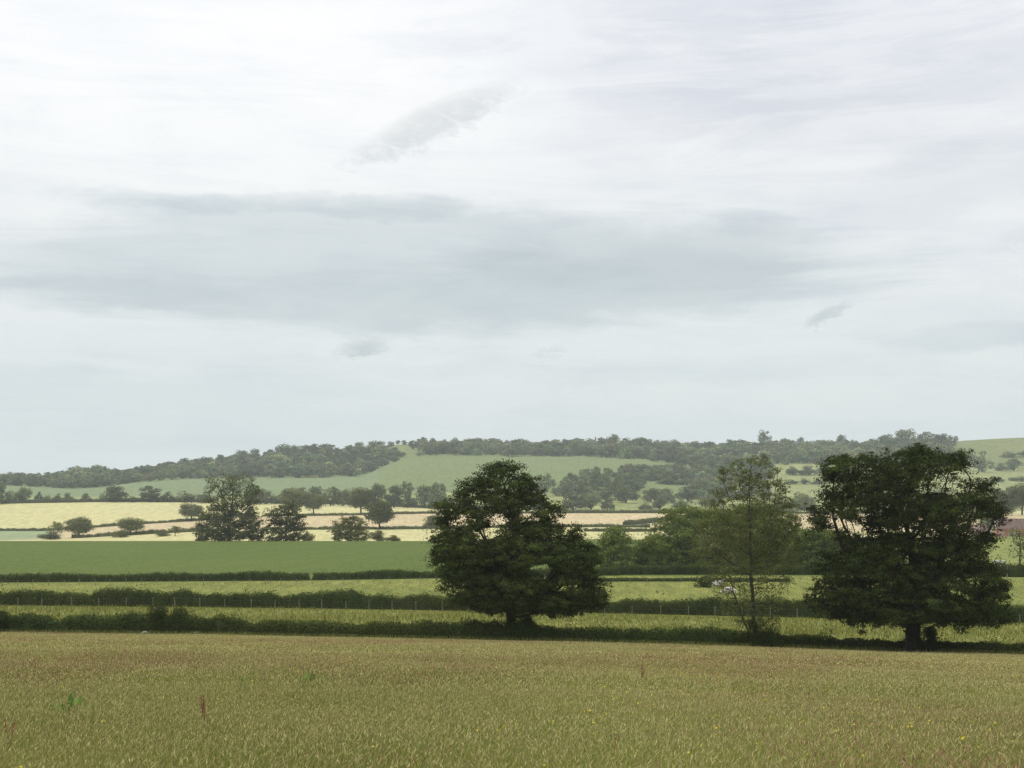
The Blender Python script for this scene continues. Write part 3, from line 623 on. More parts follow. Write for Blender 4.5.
T = [
 # stubble-field trees
 ('oak_tree', 'round topped field oak on a short trunk at the end of the lower hedge', 'round', 65, 93, 517, 538, 742),
 ('small_tree', 'scruffy pale tree left of the round topped field oak', 'sparse', 48, 64, 520, 539, 735),
 ('shrub', 'low scrub spreading under the scruffy pale tree', 'bush', 38, 62, 530, 541, 715),
 ('oak_tree', 'lopsided field oak standing alone in the stubble right of the round one', 'round', 117, 144, 518, 538, 735),
 ('shrub', 'rounded shrub leaning against the lopsided field oak', 'bush', 111, 130, 528, 541, 700),
 ('small_tree', 'small round tree on the hedge left of the willow', 'round', 180, 203, 503, 522, 885),
 ('shrub', 'pale sapling clump in the stubble before the willow', 'sparse', 168, 182, 525, 541, 690),
 ('shrub', 'low pale bush left of the sapling clump', 'bush', 155, 170, 532, 541, 690),
 ('shrub', 'low brown bramble at the left foot of the willow', 'bush', 194, 210, 536, 542, 452),
 ('shrub', 'low bramble between the dark compact tree and the round greyish tree', 'bush', 300, 316, 532, 542, 470),
 ('shrub', 'low scrub right of the round greyish tree', 'bush', 368, 386, 529, 541, 480),
 ('shrub', 'last low bramble on the crest toward the stepped oak', 'bush', 384, 402, 534, 541, 480),
 ('oak_tree', 'leaning oak above the low scrub on the beige strip', 'round', 365, 394, 500, 530, 738),
 ('field_tree', 'oak with a pale gap under its crown on the yellow strip', 'round', 348, 374, 488, 514, 900),
 ('field_tree', 'narrow oak on the yellow strip right of the dark compact tree', 'round', 303, 324, 492, 514, 905),
 ('field_tree', 'tree overlapping the top of the dark compact tree', 'round', 280, 304, 488, 514, 900),
 ('shrub', 'grey green bush just left of the stepped oak', 'bush', 421, 446, 511, 530, 745),
 # valley tree line, left to right
 ('valley_tree', 'dark tree cut by the left edge of the photo', 'round', -16, 7, 482, 504, 1120),
 ('valley_tree', 'round dark tree second from the left edge above the yellow field', 'round', 13, 32, 487, 503, 1140),
 ('valley_shrub', 'pale bush between the two dark trees at the left', 'bush', 5, 16, 490, 503, 1145),
 ('valley_shrub', 'small pale bush above the middle of the yellow field', 'bush', 34, 43, 491, 502, 1150),
 ('valley_shrub', 'low bush right of the small pale bush', 'bush', 42, 54, 494, 502, 1155),
 ('valley_shrub', 'dark low bush in the row above the yellow field', 'bush', 52, 64, 493, 502, 1155),
 ('valley_shrub', 'paler bush ending the low row above the yellow field', 'bush', 62, 74, 492, 502, 1160),
 ('valley_tree', 'tiny isolated tree in the gap of the tree line', 'round', 82, 90, 493, 501, 1160),
 ('valley_shrub', 'pale bush leaning on the broad dark valley tree', 'bush', 97, 108, 492, 501, 1155),
 ('valley_tree', 'broad dark valley tree above the right half of the yellow field', 'round', 104, 127, 485, 502, 1150),
 ('valley_tree', 'pointed pale valley tree right of the broad dark one', 'tall', 140, 161, 485, 502, 1150),
 ('valley_shrub', 'low bush filling the line left of the pointed tree', 'bush', 124, 142, 496, 502, 1160),
 ('valley_tree', 'rounded tree right of the pointed valley tree', 'bush', 158, 175, 491, 502, 1150),
 ('valley_tree', 'wide low tree behind the left side of the willow', 'bush', 172, 198, 490, 502, 1150),
 ('valley_tree', 'low tree behind the upper willow branches', 'bush', 194, 218, 491, 503, 1150),
 ('valley_tree', 'low tree seen through the right willow branches', 'round', 243, 266, 486, 504, 1150),
 ('valley_tree', 'brownish low tree right of the willow top', 'bush', 258, 276, 490, 504, 1150),
 ('valley_tree', 'rounded valley tree above the dark compact tree', 'bush', 272, 296, 490, 504, 1160),
 ('valley_tree', 'dark valley tree left of the narrow oak', 'round', 293, 312, 487, 505, 1160),
 ('valley_tree', 'dark twin headed valley tree above the narrow oak', 'round', 306, 324, 486, 505, 1150),
 ('valley_tree', 'pale round valley tree between narrow and gapped oaks', 'round', 321, 340, 486, 506, 1170),
 ('valley_tree', 'dark small valley tree left of the gapped oak', 'round', 336, 352, 488, 506, 1170),
 ('valley_tree', 'tall valley tree above the leaning oak', 'round', 366, 386, 483, 507, 1150),
 ('valley_tree', 'dark dense valley tree right of the leaning oak', 'round', 384, 404, 485, 508, 1150),
 ('valley_tree', 'wispy tree rising over the dense valley tree', 'sparse', 398, 415, 481, 506, 1180),
 ('valley_shrub', 'pale low bush before the wispy tree', 'bush', 398, 418, 494, 508, 1140),
 ('valley_tree', 'dark rounded valley tree left of the stepped oak top', 'round', 415, 434, 484, 508, 1150),
 ('valley_tree', 'broad valley tree touching the left side of the stepped oak', 'bush', 428, 452, 487, 509, 1150),
 ('valley_tree', 'tall hazy tree behind the stepped oak shoulder', 'tall', 428, 446, 482, 506, 1240),
 ('valley_tree', 'valley tree hidden half by the left shoulder of the stepped oak', 'bush', 448, 472, 488, 509, 1150),
 # hedgerow trees right of the stepped oak
 ('hedgerow_tree', 'hazy sparse tree right above the stepped oak shoulder', 'sparse', 534, 556, 473, 496, 1400),
 ('hedgerow_tree', 'low dark tree beside the right shoulder of the stepped oak', 'bush', 528, 548, 490, 510, 1170),
 ('hedgerow_tree', 'hazy bush right of the sparse tree on the central slope', 'bush', 552, 572, 480, 496, 1400),
 ('hedgerow_tree', 'broad pale round tree above the beige strip', 'round', 560, 586, 491, 510, 1160),
 ('hedgerow_tree', 'small pale tree right of the broad pale one', 'round', 582, 600, 494, 510, 1160),
 ('hedgerow_tree', 'pale bush closing the row above the beige strip', 'bush', 600, 615, 497, 510, 1160),
 ('hedgerow_tree', 'long hazy thicket on the central slope', 'bush', 566, 592, 481, 494, 1420),
 ('hedgerow_tree', 'tall hazy tree in the middle of the central slope', 'round', 590, 604, 470, 494, 1440),
 ('hedgerow_tree', 'dark round tree below the tall hazy one', 'bush', 585, 612, 486, 502, 1280),
 ('hedgerow_tree', 'dark upright tree left of the slanting hill hedge', 'tall', 612, 626, 473, 500, 1400),
 ('hedgerow_tree', 'spreading tree below the dark upright one', 'round', 614, 638, 487, 503, 1270),
 ('hedgerow_tree', 'small bush between dark upright tree and hill field', 'bush', 600, 616, 480, 494, 1440),
 ('hedgerow_tree', 'dark thicket on the lower edge of the big hill field', 'bush', 626, 646, 476, 486, 1560),
 ('hedgerow_tree', 'broad hazy tree at the right corner of the big hill field', 'bush', 638, 658, 465, 480, 1640),
 ('hedgerow_tree', 'hazy tree at the point of the big hill field', 'bush', 654, 674, 464, 478, 1650),
 ('hedgerow_tree', 'low thicket past the point of the big hill field', 'bush', 670, 692, 468, 478, 1680),
 ('hedgerow_tree', 'dark round tree on the pale pasture left of the spreading tree', 'round', 642, 660, 487, 502, 1280),
 ('hedgerow_tree', 'dark low tree right of the round one on the pale pasture', 'bush', 656, 676, 487, 503, 1270),
 ('hedgerow_tree', 'pair of low bushes above the dark clipped hedge', 'bush', 638, 652, 502, 510, 1140),
 ('hedgerow_tree', 'small round tree above the clipped hedge', 'round', 652, 667, 497, 510, 1150),
 ('hedgerow_tree', 'bush above the left top of the spreading tree', 'bush', 672, 690, 498, 510, 1150),
 ('hedgerow_tree', 'dark hill bush line left of the ash top', 'bush', 656, 676, 478, 484, 1560),
 ('hedgerow_tree', 'second dark hill bush nearer the ash top', 'bush', 674, 700, 477, 485, 1560),
 ('hedgerow_tree', 'rounded hillside tree just left of the ash top', 'round', 690, 712, 478, 492, 1460),
 ('hedgerow_tree', 'low hillside tree behind the ash top', 'bush', 706, 730, 484, 498, 1380),
 ('hedgerow_tree', 'round hillside tree over the spreading tree', 'round', 676, 700, 486, 502, 1300),
 ('hedgerow_tree', 'hazy low tree left of the ash crown above the spreading tree', 'bush', 698, 724, 492, 507, 1230),
 ('hedgerow_tree', 'pale wooded clump left of the ash top under the ridge', 'bush', 690, 716, 463, 477, 1760),
 ('hedgerow_tree', 'pale wooded clump behind the ash top', 'bush', 712, 738, 466, 478, 1740),
 ('hedgerow_tree', 'dark copse between the ash and the flat topped oak', 'bush', 786, 808, 491, 511, 1150),
 ('hedgerow_tree', 'rounded top of the copse between ash and flat topped oak', 'round', 796, 818, 493, 512, 1140),
 ('hedgerow_tree', 'pale end of the copse behind the ash', 'bush', 774, 792, 494, 511, 1160),
 ('hedgerow_tree', 'long low thicket under the ridge right of the ash', 'bush', 784, 802, 466, 475, 1720),
 ('hedgerow_tree', 'right half of the low thicket under the ridge', 'bush', 799, 818, 465, 475, 1720),
 ('hedgerow_tree', 'pointed hillside tree above the left side of the flat topped oak', 'tall', 817, 832, 454, 476, 1740),
 ('hedgerow_tree', 'first clipped bush of the hill hedge right of the ash', 'bush', 784, 798, 479, 484, 1580),
 ('hedgerow_tree', 'second clipped bush of the hill hedge right of the ash', 'bush', 797, 811, 478, 484, 1580),
 ('hedgerow_tree', 'last clipped bush of the hill hedge beside the flat topped oak', 'bush', 811, 828, 479, 484, 1580),
 ('hedgerow_tree', 'thicket behind the upper right limbs of the flat topped oak', 'bush', 926, 950, 484, 506, 1150),
 ('hedgerow_tree', 'broad tree behind the top right of the flat topped oak', 'bush', 972, 992, 450, 472, 1800),
 ('hedgerow_tree', 'dark thicket above the top right of the flat topped oak', 'bush', 958, 976, 449, 462, 1900),
 ('hedgerow_tree', 'hedge bush on the open green hilltop at the right', 'bush', 999, 1018, 451, 457, 2050),
 ('hedgerow_tree', 'bush cut by the right edge on the open hilltop', 'bush', 1017, 1036, 448, 457, 2050),
 ('hedgerow_tree', 'round hillside tree near the right edge under the hilltop', 'round', 1006, 1022, 458, 471, 1820),
 ('hedgerow_tree', 'low hillside bush left of the right edge tree', 'bush', 994, 1009, 462, 471, 1820),
 ('hedgerow_tree', 'clipped bush right of the flat topped oak on the hill pasture', 'bush', 988, 1006, 476, 482, 1600),
 ('hedgerow_tree', 'clipped hedge bush at the right edge on the hill pasture', 'bush', 1008, 1034, 476, 481, 1600),
 ('farm_tree', 'large tree behind the red roofed farmhouse', 'bush', 990, 1014, 486, 520, 900),
 ('farm_tree', 'tree behind the farmhouse at the right edge', 'round', 1008, 1036, 484, 520, 900),
 ('farm_tree', 'pale bush behind the left end of the farmhouse roof', 'bush', 976, 996, 494, 522, 860),
 ('farm_tree', 'hazy tree above the farmhouse chimney', 'tall', 1002, 1018, 486, 518, 980),
 ('farm_tree', 'dark tree between farmhouse and barn', 'bush', 978, 998, 500, 528, 780),
]
for t in T:
    n, lab, kind, a, b, yt, yf, D = t
    if D > 1050: D = on_row((a+b)/2, yf, D*.86, D*1.12)
    cat = 'shrub' if 'shrub' in n else 'tree'
    g = vl if n.startswith('valley') else hd if n.startswith('hedgerow') else None
    tree(n, lab, kind, a, b, yt, yf, D, g, cat)

# skyline trees that stand out of the ridge woods
rg = 'trees standing out on the ridge skyline'
SKY = [
 ('round', 234, 250, 450, 2120, 'dark tree behind the church tower'), ('round', 249, 261, 448, 2120, 'peaked dark tree above the church nave'),
 ('round', 272, 293, 443, 2100, 'highest dark dome of the church wood'), ('round', 288, 300, 445, 2100, 'dark skyline tree right of the highest dome'),
 ('round', 353, 365, 442, 2280, 'round dark tree on the grassy hilltop shoulder'), ('round', 366, 388, 440, 2280, 'wide domed tree on the grassy hilltop'),
 ('round', 387, 394, 441, 2300, 'small round hilltop tree beside the wide dome'), ('round', 395.5, 401, 440, 2310, 'first of the small round trees on the bare crest'),
 ('round', 401.5, 407.5, 440, 2310, 'middle of the small round trees on the bare crest'), ('round', 408, 419, 440, 2310, 'last small tree of the bare crest row'),
 ('round', 418, 430, 443, 2200, 'hazy bush on the crest left of the long ridge wood'),
 ('cone', 593.5, 597.5, 436, 2290, 'thin dark conifer spike on the ridge wood'), ('round', 607, 620, 434, 2290, 'round tree rising above the central ridge wood'),
 ('round', 628, 652, 437, 2280, 'wide pale dome in the central ridge wood'), ('tall', 660, 666, 440, 2290, 'small pointed skyline tree right of the pale dome'),
 ('round', 668, 674, 442, 2290, 'dark twin tree on the ridge, the left of the two'), ('round', 673, 681, 441, 2290, 'dark twin tree on the ridge, the right of the two'),
 ('sparse', 756, 772, 430, 2280, 'tall airy skyline tree above the ash'), ('round', 780, 790, 438, 2290, 'small rounded skyline tree right of the airy one'),
 ('round', 797, 806, 437, 2290, 'low rounded skyline tree nearer the flat topped oak'),
 ('round', 837, 848, 434, 2290, 'lone round tree on the ridge above the flat topped oak'), ('round', 850, 858, 439, 2290, 'small tree beside the lone round ridge tree'),
 ('round', 876, 900, 434, 2200, 'left part of the great dark ridge clump'), ('round', 892, 918, 429, 2200, 'highest dome of the great dark ridge clump'),
 ('tall', 917, 934, 431, 2230, 'airy ridge tree right of the great clump'), ('tall', 931, 948, 433, 2230, 'second airy ridge tree with a broken top'),
 ('sparse', 944, 960, 435, 2230, 'thin ridge tree ending the wood before the bare hilltop'),
]
for kind, a, b, yt, D, lab in SKY:
    D = min(D, on_row((a+b)/2, yt+min(14, max(4.5, .85*(b-a))), 1850, D)); tree('ridge_tree', lab, kind, a, b, yt, 0, D, rg)

# ridge and hillside woods: masses of crowns nobody could count
PR = [proto(201+i, .0, 16, 26, .15, M['wood'], 'round', (.18, .27))[2] for i in range(5)]
def woodland(label, p0, p1, t0, t1, hgt, seed, step_l=10.5, step_d=30, edge=None, hmod=None, wmul=1.35):
    """crowns over the land between the lines I (t=0) and J (t=1); negative t lies below I, toward H"""
    rng = np.random.default_rng(seed); Vs, Fs, Ts, n = [], [], [], 0
    pm = (p0+p1)/2
    dI, dJ, dH = [lambda p, k=k: np.interp(p, PXT, TD[k]) for k in 'IJH']
    rows = np.linspace(t0, t1, max(2, int((t1-t0)*float(dJ(pm)-dI(pm))/step_d)))
    for t in rows:
        stp = step_l/2000*F
        for p in np.arange(p0, p1, stp):
            pp = p+rng.uniform(-.5, .5)*stp; tt = t+rng.normal()*.03
            if edge is not None and not edge(pp, tt): continue
            d = dI(pp)+(dJ(pp)-dI(pp))*tt if tt >= 0 else dI(pp)+(dI(pp)-dH(pp))*tt
            x = (pp-CX)/F*d; z = float(gz(x, d)[0])
            h = hgt*rng.uniform(.55, 1.4)*(hmod(pp) if hmod else 1); w = h*rng.uniform(.8, 1.25)*wmul
            V, Fa, tc = PR[rng.integers(len(PR))]; a = rng.uniform(0, 6.28)
            ca, sa = math.cos(a), math.sin(a)
            Q = np.stack([(V[:, 0]*ca-V[:, 1]*sa)*w+x, (V[:, 0]*sa+V[:, 1]*ca)*w+d, V[:, 2]*h+z-.3], 1)
            Vs.append(Q); Fs.append(Fa+n); n += len(V)
            g = rng.uniform(.5, 1.3)*(1.55 if rng.uniform() < .22 else 1); wv = rng.uniform(.85, 1.22)
            Ts.append(np.repeat(tc*np.array([g*wv, g, g*rng.uniform(.8, 1.05)]), 4, 0))
    o = link('woodland', mesh('woodland', np.concatenate(Vs), np.concatenate(Fs), M['wood'], np.concatenate(Ts)))
    return tag(o, label, 'wood', kind='stuff')
woodland('long hazy wood at the left end of the ridge', -500, 62, 0, 1.0, 9.5, 301)
woodland('domed wood covering the low hill left of the church', 58, 130, 0, 1.0, 9.5, 302, hmod=lambda p: 1+.55*math.exp(-((p-92)/22)**2))
woodland('hanging wood on the slope up to the church', 126, 236, 0, 1.0, 10, 303)
woodland('church wood below and right of the tower', 232, 330, 0, .97, 11, 304, edge=lambda p, t: not (234 < p < 262 and .36 < t < .68))
woodland('wood under the grassy hilltop left of the big hill field', 322, 406, 0, .72, 11, 305, edge=lambda p, t: t < .75-.012*max(0, p-375)*1.2 and p < 404-28*t)
woodland('long even ridge wood above the big hill field', 424, 662, .0, 1.0, 11, 306)
woodland('sloping ridge wood between the big hill field and the ash', 655, 742, -.12, 1.0, 11, 307, edge=lambda p, t: t > (.04 if p < 694 else -.2))
woodland('dark ridge wood behind the ash and the flat topped oak', 738, 880, 0, 1.0, 11, 308)
woodland('great dark wood behind the top of the flat topped oak', 872, 962, 0, .95, 11.5, 309, edge=lambda p, t: p < 962-18*t)
woodland('scrubby hawthorn thickets on the central slope below the big hill field', 526, 772, -.97, -.03, 7, 311, step_l=7.5, step_d=21,
         edge=lambda p, t: fbm2(np.array([p*.055]), np.array([t*9+p*.02]), 17, 3)[0] > -.12 and t < np.interp(p, (545, 600, 650, 690, 700), (-.66, -.5, -.32, -.1, -.03)))
woodland('wood beyond the right edge of the hill', 1070, 1500, .1, .5, 9, 310)

# ------------------------------------------------------------------ church on the wooded hill
def church():
    D = 2062; b = gp(249, D); b[2] = (HY-468.5)/F*D
    root = link('church', None, loc=b, rz=.0); tag(root, 'small pale stone church with square tower among the hill trees', 'church')
    s = D/F
    m = MB(); m.box(-8*s, -3.0*s, -3.5, 3.5, -6, 11.6*s); m.build('tower', M['stone'], root)
    m = MB()
    for i in range(5):
        for yy in (-3.5, 3.1): m.box(-8*s+i*1.65, -8*s+i*1.65+.8, yy, yy+.4, 11.6*s+.003, 11.6*s+.8)
    m.build('parapet', M['stone'], root)
    m = MB(); m.box(-3.0*s+.003, 9*s, -4, 4, -6, 5.2*s); m.build('nave', M['stone'], root)
    m = MB(); m.gable(-3.0*s+.4, 9*s, -4, 4, 5.2*s+.003, 7.6*s); m.build('roof', M['slate'], root)
    for i in range(4):
        m = MB(); m.box(-1*s+i*2.5*s-.5, -1*s+i*2.5*s+.5, -4.06, -3.99, 1.2*s, 3.9*s); m.build('window', M['glass'], root)
    m = MB(); m.box(-5.9*s, -5.1*s, -3.56, -3.49, 7.4*s, 9.6*s); m.build('belfry_opening', M['glass'], root)
church()

# ------------------------------------------------------------------ farm at the right
def house(label, name, px, D, L, Wd, hw, hr, rz, wallm, roofm, nwin, chim=True, py=None):
    b = gp(px, D)
    root = link(name, None, loc=b, rz=rz); tag(root, label, 'house' if chim else 'barn')
    x0, x1, y0, y1 = -L/2, L/2, -Wd/2, Wd/2
    m = MB(); m.box(x0, x1, y0, y1, -.5, hw)
    m.add([(x0, y0, hw), (x0, y1, hw), (x0, 0, hw+hr-.15), (x0+.05, 0, hw+hr-.15)], [(0, 2, 1, 1)])
    m.add([(x1, y0, hw), (x1, y1, hw), (x1, 0, hw+hr-.15), (x1-.05, 0, hw+hr-.15)], [(0, 1, 2, 2)])
    m.build('wall', wallm, root)
    m = MB(); m.gable(x0, x1, y0, y1, hw+.01, hw+hr, .35); rf = m.build('roof', roofm, root)
    if chim:
        for xx in (x0+.8, x1-.8):
            m = MB(); m.box(xx-.45, xx+.45, -.4, .4, hw+hr-.6, hw+hr+1.1); m.box(xx-.18, xx+.18, -.15, .15, hw+hr+1.103, hw+hr+1.45); m.build('chimney', M['brick'], rf)
    for i in range(nwin):
        xx = x0+L*(i+.5)/nwin
        for zz in ((.9, 2.1), (3.1, 4.2))[:2 if hw > 4 else 1]:
            m = MB(); m.box(xx-.62, xx+.62, y0-.06, y0-.003, *zz); fr = m.build('window', M['white'], root)
            m = MB(); m.box(xx-.52, xx-.04, y0-.08, y0-.063, zz[0]+.1, zz[1]-.1); m.box(xx+.04, xx+.52, y0-.08, y0-.063, zz[0]+.1, zz[1]-.1); m.build('pane', M['glass'], fr)
    m = MB(); m.box(-.3+L*.02, .75, y0-.07, y0-.003, 0, 2.05); m.build('door', M['white'], root)
    m = MB()
    for xx in (x0-.42, x1+.36):                     # white barge boards on the gables
        m.tube((xx, y0-.4, hw-.1), (xx, 0, hw+hr+.05), .12, .12, 4); m.tube((xx, y1+.4, hw-.1), (xx, 0, hw+hr+.05), .12, .12, 4)
    m.build('barge_board', M['white'], root)
    return root
house('brick farmhouse with a red tiled roof and white windows right of the flat topped oak', 'farmhouse', 1012, 622, 13.5, 6.5, 3.6, 4.2, -.12, M['brick'], M['tile'], 4)
house('low barn with a faded pink roof glimpsed through the oak branches', 'barn', 979, 650, 9.5, 6, 2.4, 3.4, -.35, M['stone'], M['pinktile'], 2, False)

# ------------------------------------------------------------------ small things in the pasture
def skin_mesh(name, verts, edges, radii, mat, sub=2):
    me = bpy.data.meshes.new(name); me.from_pydata(verts, edges, [])
    o = bpy.data.objects.new(name, me); COL.objects.link(o)
    md = o.modifiers.new('skin', 'SKIN'); ss = o.modifiers.new('sub', 'SUBSURF'); ss.levels = ss.render_levels = sub
    sv = me.skin_vertices[0].data if me.skin_vertices else None
    if sv is None:
        bm = bmesh.new(); bm.from_mesh(me); bm.verts.layers.skin.verify(); bm.to_mesh(me); bm.free(); sv = me.skin_vertices[0].data
    for i, r in enumerate(radii): sv[i].radius = r if isinstance(r, tuple) else (r, r)
    sv[0].use_root = True
    dg = bpy.context.evaluated_depsgraph_get(); ev = o.evaluated_get(dg)
    m2 = bpy.data.meshes.new_from_object(ev); m2.name = name
    bpy.data.objects.remove(o); bpy.data.meshes.remove(me)
    m2.materials.clear(); m2.materials.append(mat)
    for p in m2.polygons: p.use_smooth = True
    return m2
def cow(label, px, D, rz, mat, size=1.0, head_up=True):
    """a cow lying down with its legs folded under it"""
    v = [(0, 0, .55), (.45, 0, .58), (.85, 0, .60), (-.45, 0, .56), (-.85, 0, .50), (1.1, 0, .80 if head_up else .58), (1.35, .02, 1.02 if head_up else .48), (1.62, .04, .95 if head_up else .30), (1.80, .05, .86 if head_up else .18),
         (.7, .34, .25), (1.05, .36, .10), (.78, .38, .05), (.7, -.34, .25), (1.05, -.36, .10), (.78, -.38, .05),
         (-.6, .42, .30), (-.15, .48, .12), (-.55, .5, .06), (-.6, -.42, .30), (-.15, -.48, .12), (-.55, -.5, .06)]
    e = [(0, 1), (1, 2), (0, 3), (3, 4), (2, 5), (5, 6), (6, 7), (7, 8), (1, 9), (9, 10), (10, 11), (1, 12), (12, 13), (13, 14), (3, 15), (15, 16), (16, 17), (3, 18), (18, 19), (19, 20)]
    r = [(.45, .5), (.42, .46), (.34, .36), (.43, .46), (.26, .28), .22, .17, .13, .10, .16, .09, .06, .16, .09, .06, .22, .11, .07, .22, .11, .07]
    root = link('cow', None, loc=gp(px, D), rz=rz, scale=(size,)*3); tag(root, label, 'cow')
    link('body', skin_mesh('body', v, e, r, mat), root)
    hz = 1.1 if head_up else .55
    for s in (-1, 1):
        m = MB(); m.tube((1.32, .02+s*.12, hz), (1.25, .02+s*.34, hz-.02), .06, .05, 6); m.tube((1.25, .02+s*.34, hz-.02), (1.24, .02+s*.4, hz-.03), .05, .01, 6); m.build('ear', mat, root)
    m = MB(); m.tube((1.78, .05, hz-.23), (1.93, .06, hz-.3), .115, .08, 8); m.tube((1.93, .06, hz-.3), (1.95, .06, hz-.31), .08, .01, 8); m.build('muzzle', M['horn'], root)
    m = MB(); m.tube((-1.05, 0, .6), (-1.15, .1, .3), .04, .03, 5); m.tube((-1.15, .1, .3), (-1.0, .3, .1), .03, .05, 5); m.build('tail', mat, root)
    return root
cow('white cow lying in the pasture behind the thin ash stems', 730, 203, math.pi+.25, M['cowwhite'], .85, False)
cow('pale cow with dark patches lying beside the round shrub', 717, 216, .35, M['cowpatch'], .85, True)
def crow(label, px, D, rz, s=1.0, up=.35):
    root = link('crow', None, loc=gp(px, D)+np.array([0, 0, .03]), rz=rz, scale=(s,)*3); tag(root, label, 'bird')
    v = [(0, 0, .22), (.10, 0, .27), (.17, 0, .36), (.22, 0, .40), (-.12, 0, .17), (-.27, 0, .12)]
    link('body', skin_mesh('body', v, [(0, 1), (1, 2), (2, 3), (0, 4), (4, 5)], [.085, .075, .05, .05, .06, (.045, .012)], M['crow']), root)
    m = MB(); m.tube((.26, 0, .40), (.35, 0, .38), .022, .004, 6); m.build('beak', M['crow'], root)
    for k in (-1, 1):
        m = MB(); m.tube((0, k*.04, .18), (.01, k*.045, 0), .012, .008, 5); m.tube((.01, k*.045, .006), (.07, k*.05, .004), .007, .004, 4); m.build('leg', M['crow'], root)
crow('black crow standing upright in the cattle pasture', 657.4, 202, 2.0, 1.15)
crow('black crow stooping just right of the upright one', 663.3, 199, .4, .85)

def boulder(label, px, D, s, seed, mat):
    bm = bmesh.new(); bmesh.ops.create_icosphere(bm, subdivisions=3, radius=1); r = random.Random(seed)
    ph = [r.uniform(0, 6) for _ in range(6)]
    for v in bm.verts:
        c = v.co; k = 1+.12*math.sin(c.x*3+ph[0])+.1*math.sin(c.y*4+ph[1])+.1*math.sin(c.z*5+ph[2]+c.x*2); v.co = c*k
        v.co.z = max(v.co.z, -.35); v.co.x *= s[0]; v.co.y *= s[1]; v.co.z *= s[2]
    me = bpy.data.meshes.new('boulder'); bm.to_mesh(me); bm.free(); me.materials.append(mat)
    for p in me.polygons: p.use_smooth = True
    o = link('boulder', me, loc=gp(px, D)+np.array([0, 0, .3*s[2]])); tag(o, label, 'stone')
boulder('pale boulder on the grass strip behind the tall hedge clump', 156, 169, (.30, .26, .34), 3, M['concrete'])
def flower_clump(label, px, D, w, seed):
    rng = np.random.default_rng(seed); root = link('white_flowers', None, loc=gp(px, D)); tag(root, label, 'flowers')
    n = 26; C = rng.normal(size=(n, 3))*np.array([w*.28, .1, .06])+np.array([0, -.55, .36])
    mb = MB()
    for c in C[:14]: mb.tube((c[0]*.6, c[1], 0), c, .008, .006, 4)
    mb.build('stems', M['bark'], root)
    V, Fa = leaf_quads(C, rng.normal(size=(n, 3))+np.array([0, -.8, .8]), np.full(n, .09), np.full(n, .08), rng)
    link('blossom', mesh('blossom', V, Fa, M['white']), root)
flower_clump('white blossom at the hedge foot left of the tall clump', 147.5, 129.0, .75, 5)
flower_clump('small white blossom at the hedge foot right of the tall clump', 197.5, 129.0, .3, 6)
def trough():
    D = on_row(999, 563.5, 245, 590); b = gp(999, D); root = link('water_trough', None, loc=b, rz=.1); tag(root, 'white topped water trough on the light green field behind the tall single post', 'trough')
    m = MB(); L, Wd = 1.15, .5
    m.box(-L, L, -Wd, -Wd+.08, 0.15, .62); m.box(-L, L, Wd-.08, Wd, 0.15, .62); m.box(-L, -L+.08, -Wd+.082, Wd-.082, 0.15, .62); m.box(L-.08, L, -Wd+.082, Wd-.082, 0.15, .62); m.box(-L+.082, L-.082, -Wd+.082, Wd-.082, .2, .3)
    m.build('basin', M['white'], root)
    for x in (-.6, .6):
        m = MB(); m.box(x-.15, x+.15, -.35, .35, -.1, .145); m.build('plinth', M['concrete'], root)
trough()
def single_post():
    b = gp(1007, 236); root = link('post', None, loc=b); tag(root, 'tall single wooden post before the dark hedge at the right', 'post')
    m = MB(); m.tube((0, 0, -.1), (.03, 0, 2.35), .1, .085, 8); m.build('shaft', M['post'], root)
    m = MB(); m.tube((.03, 0, 2.353), (.03, 0, 2.43), .11, .02, 8); m.build('cap', M['post'], root)
single_post()

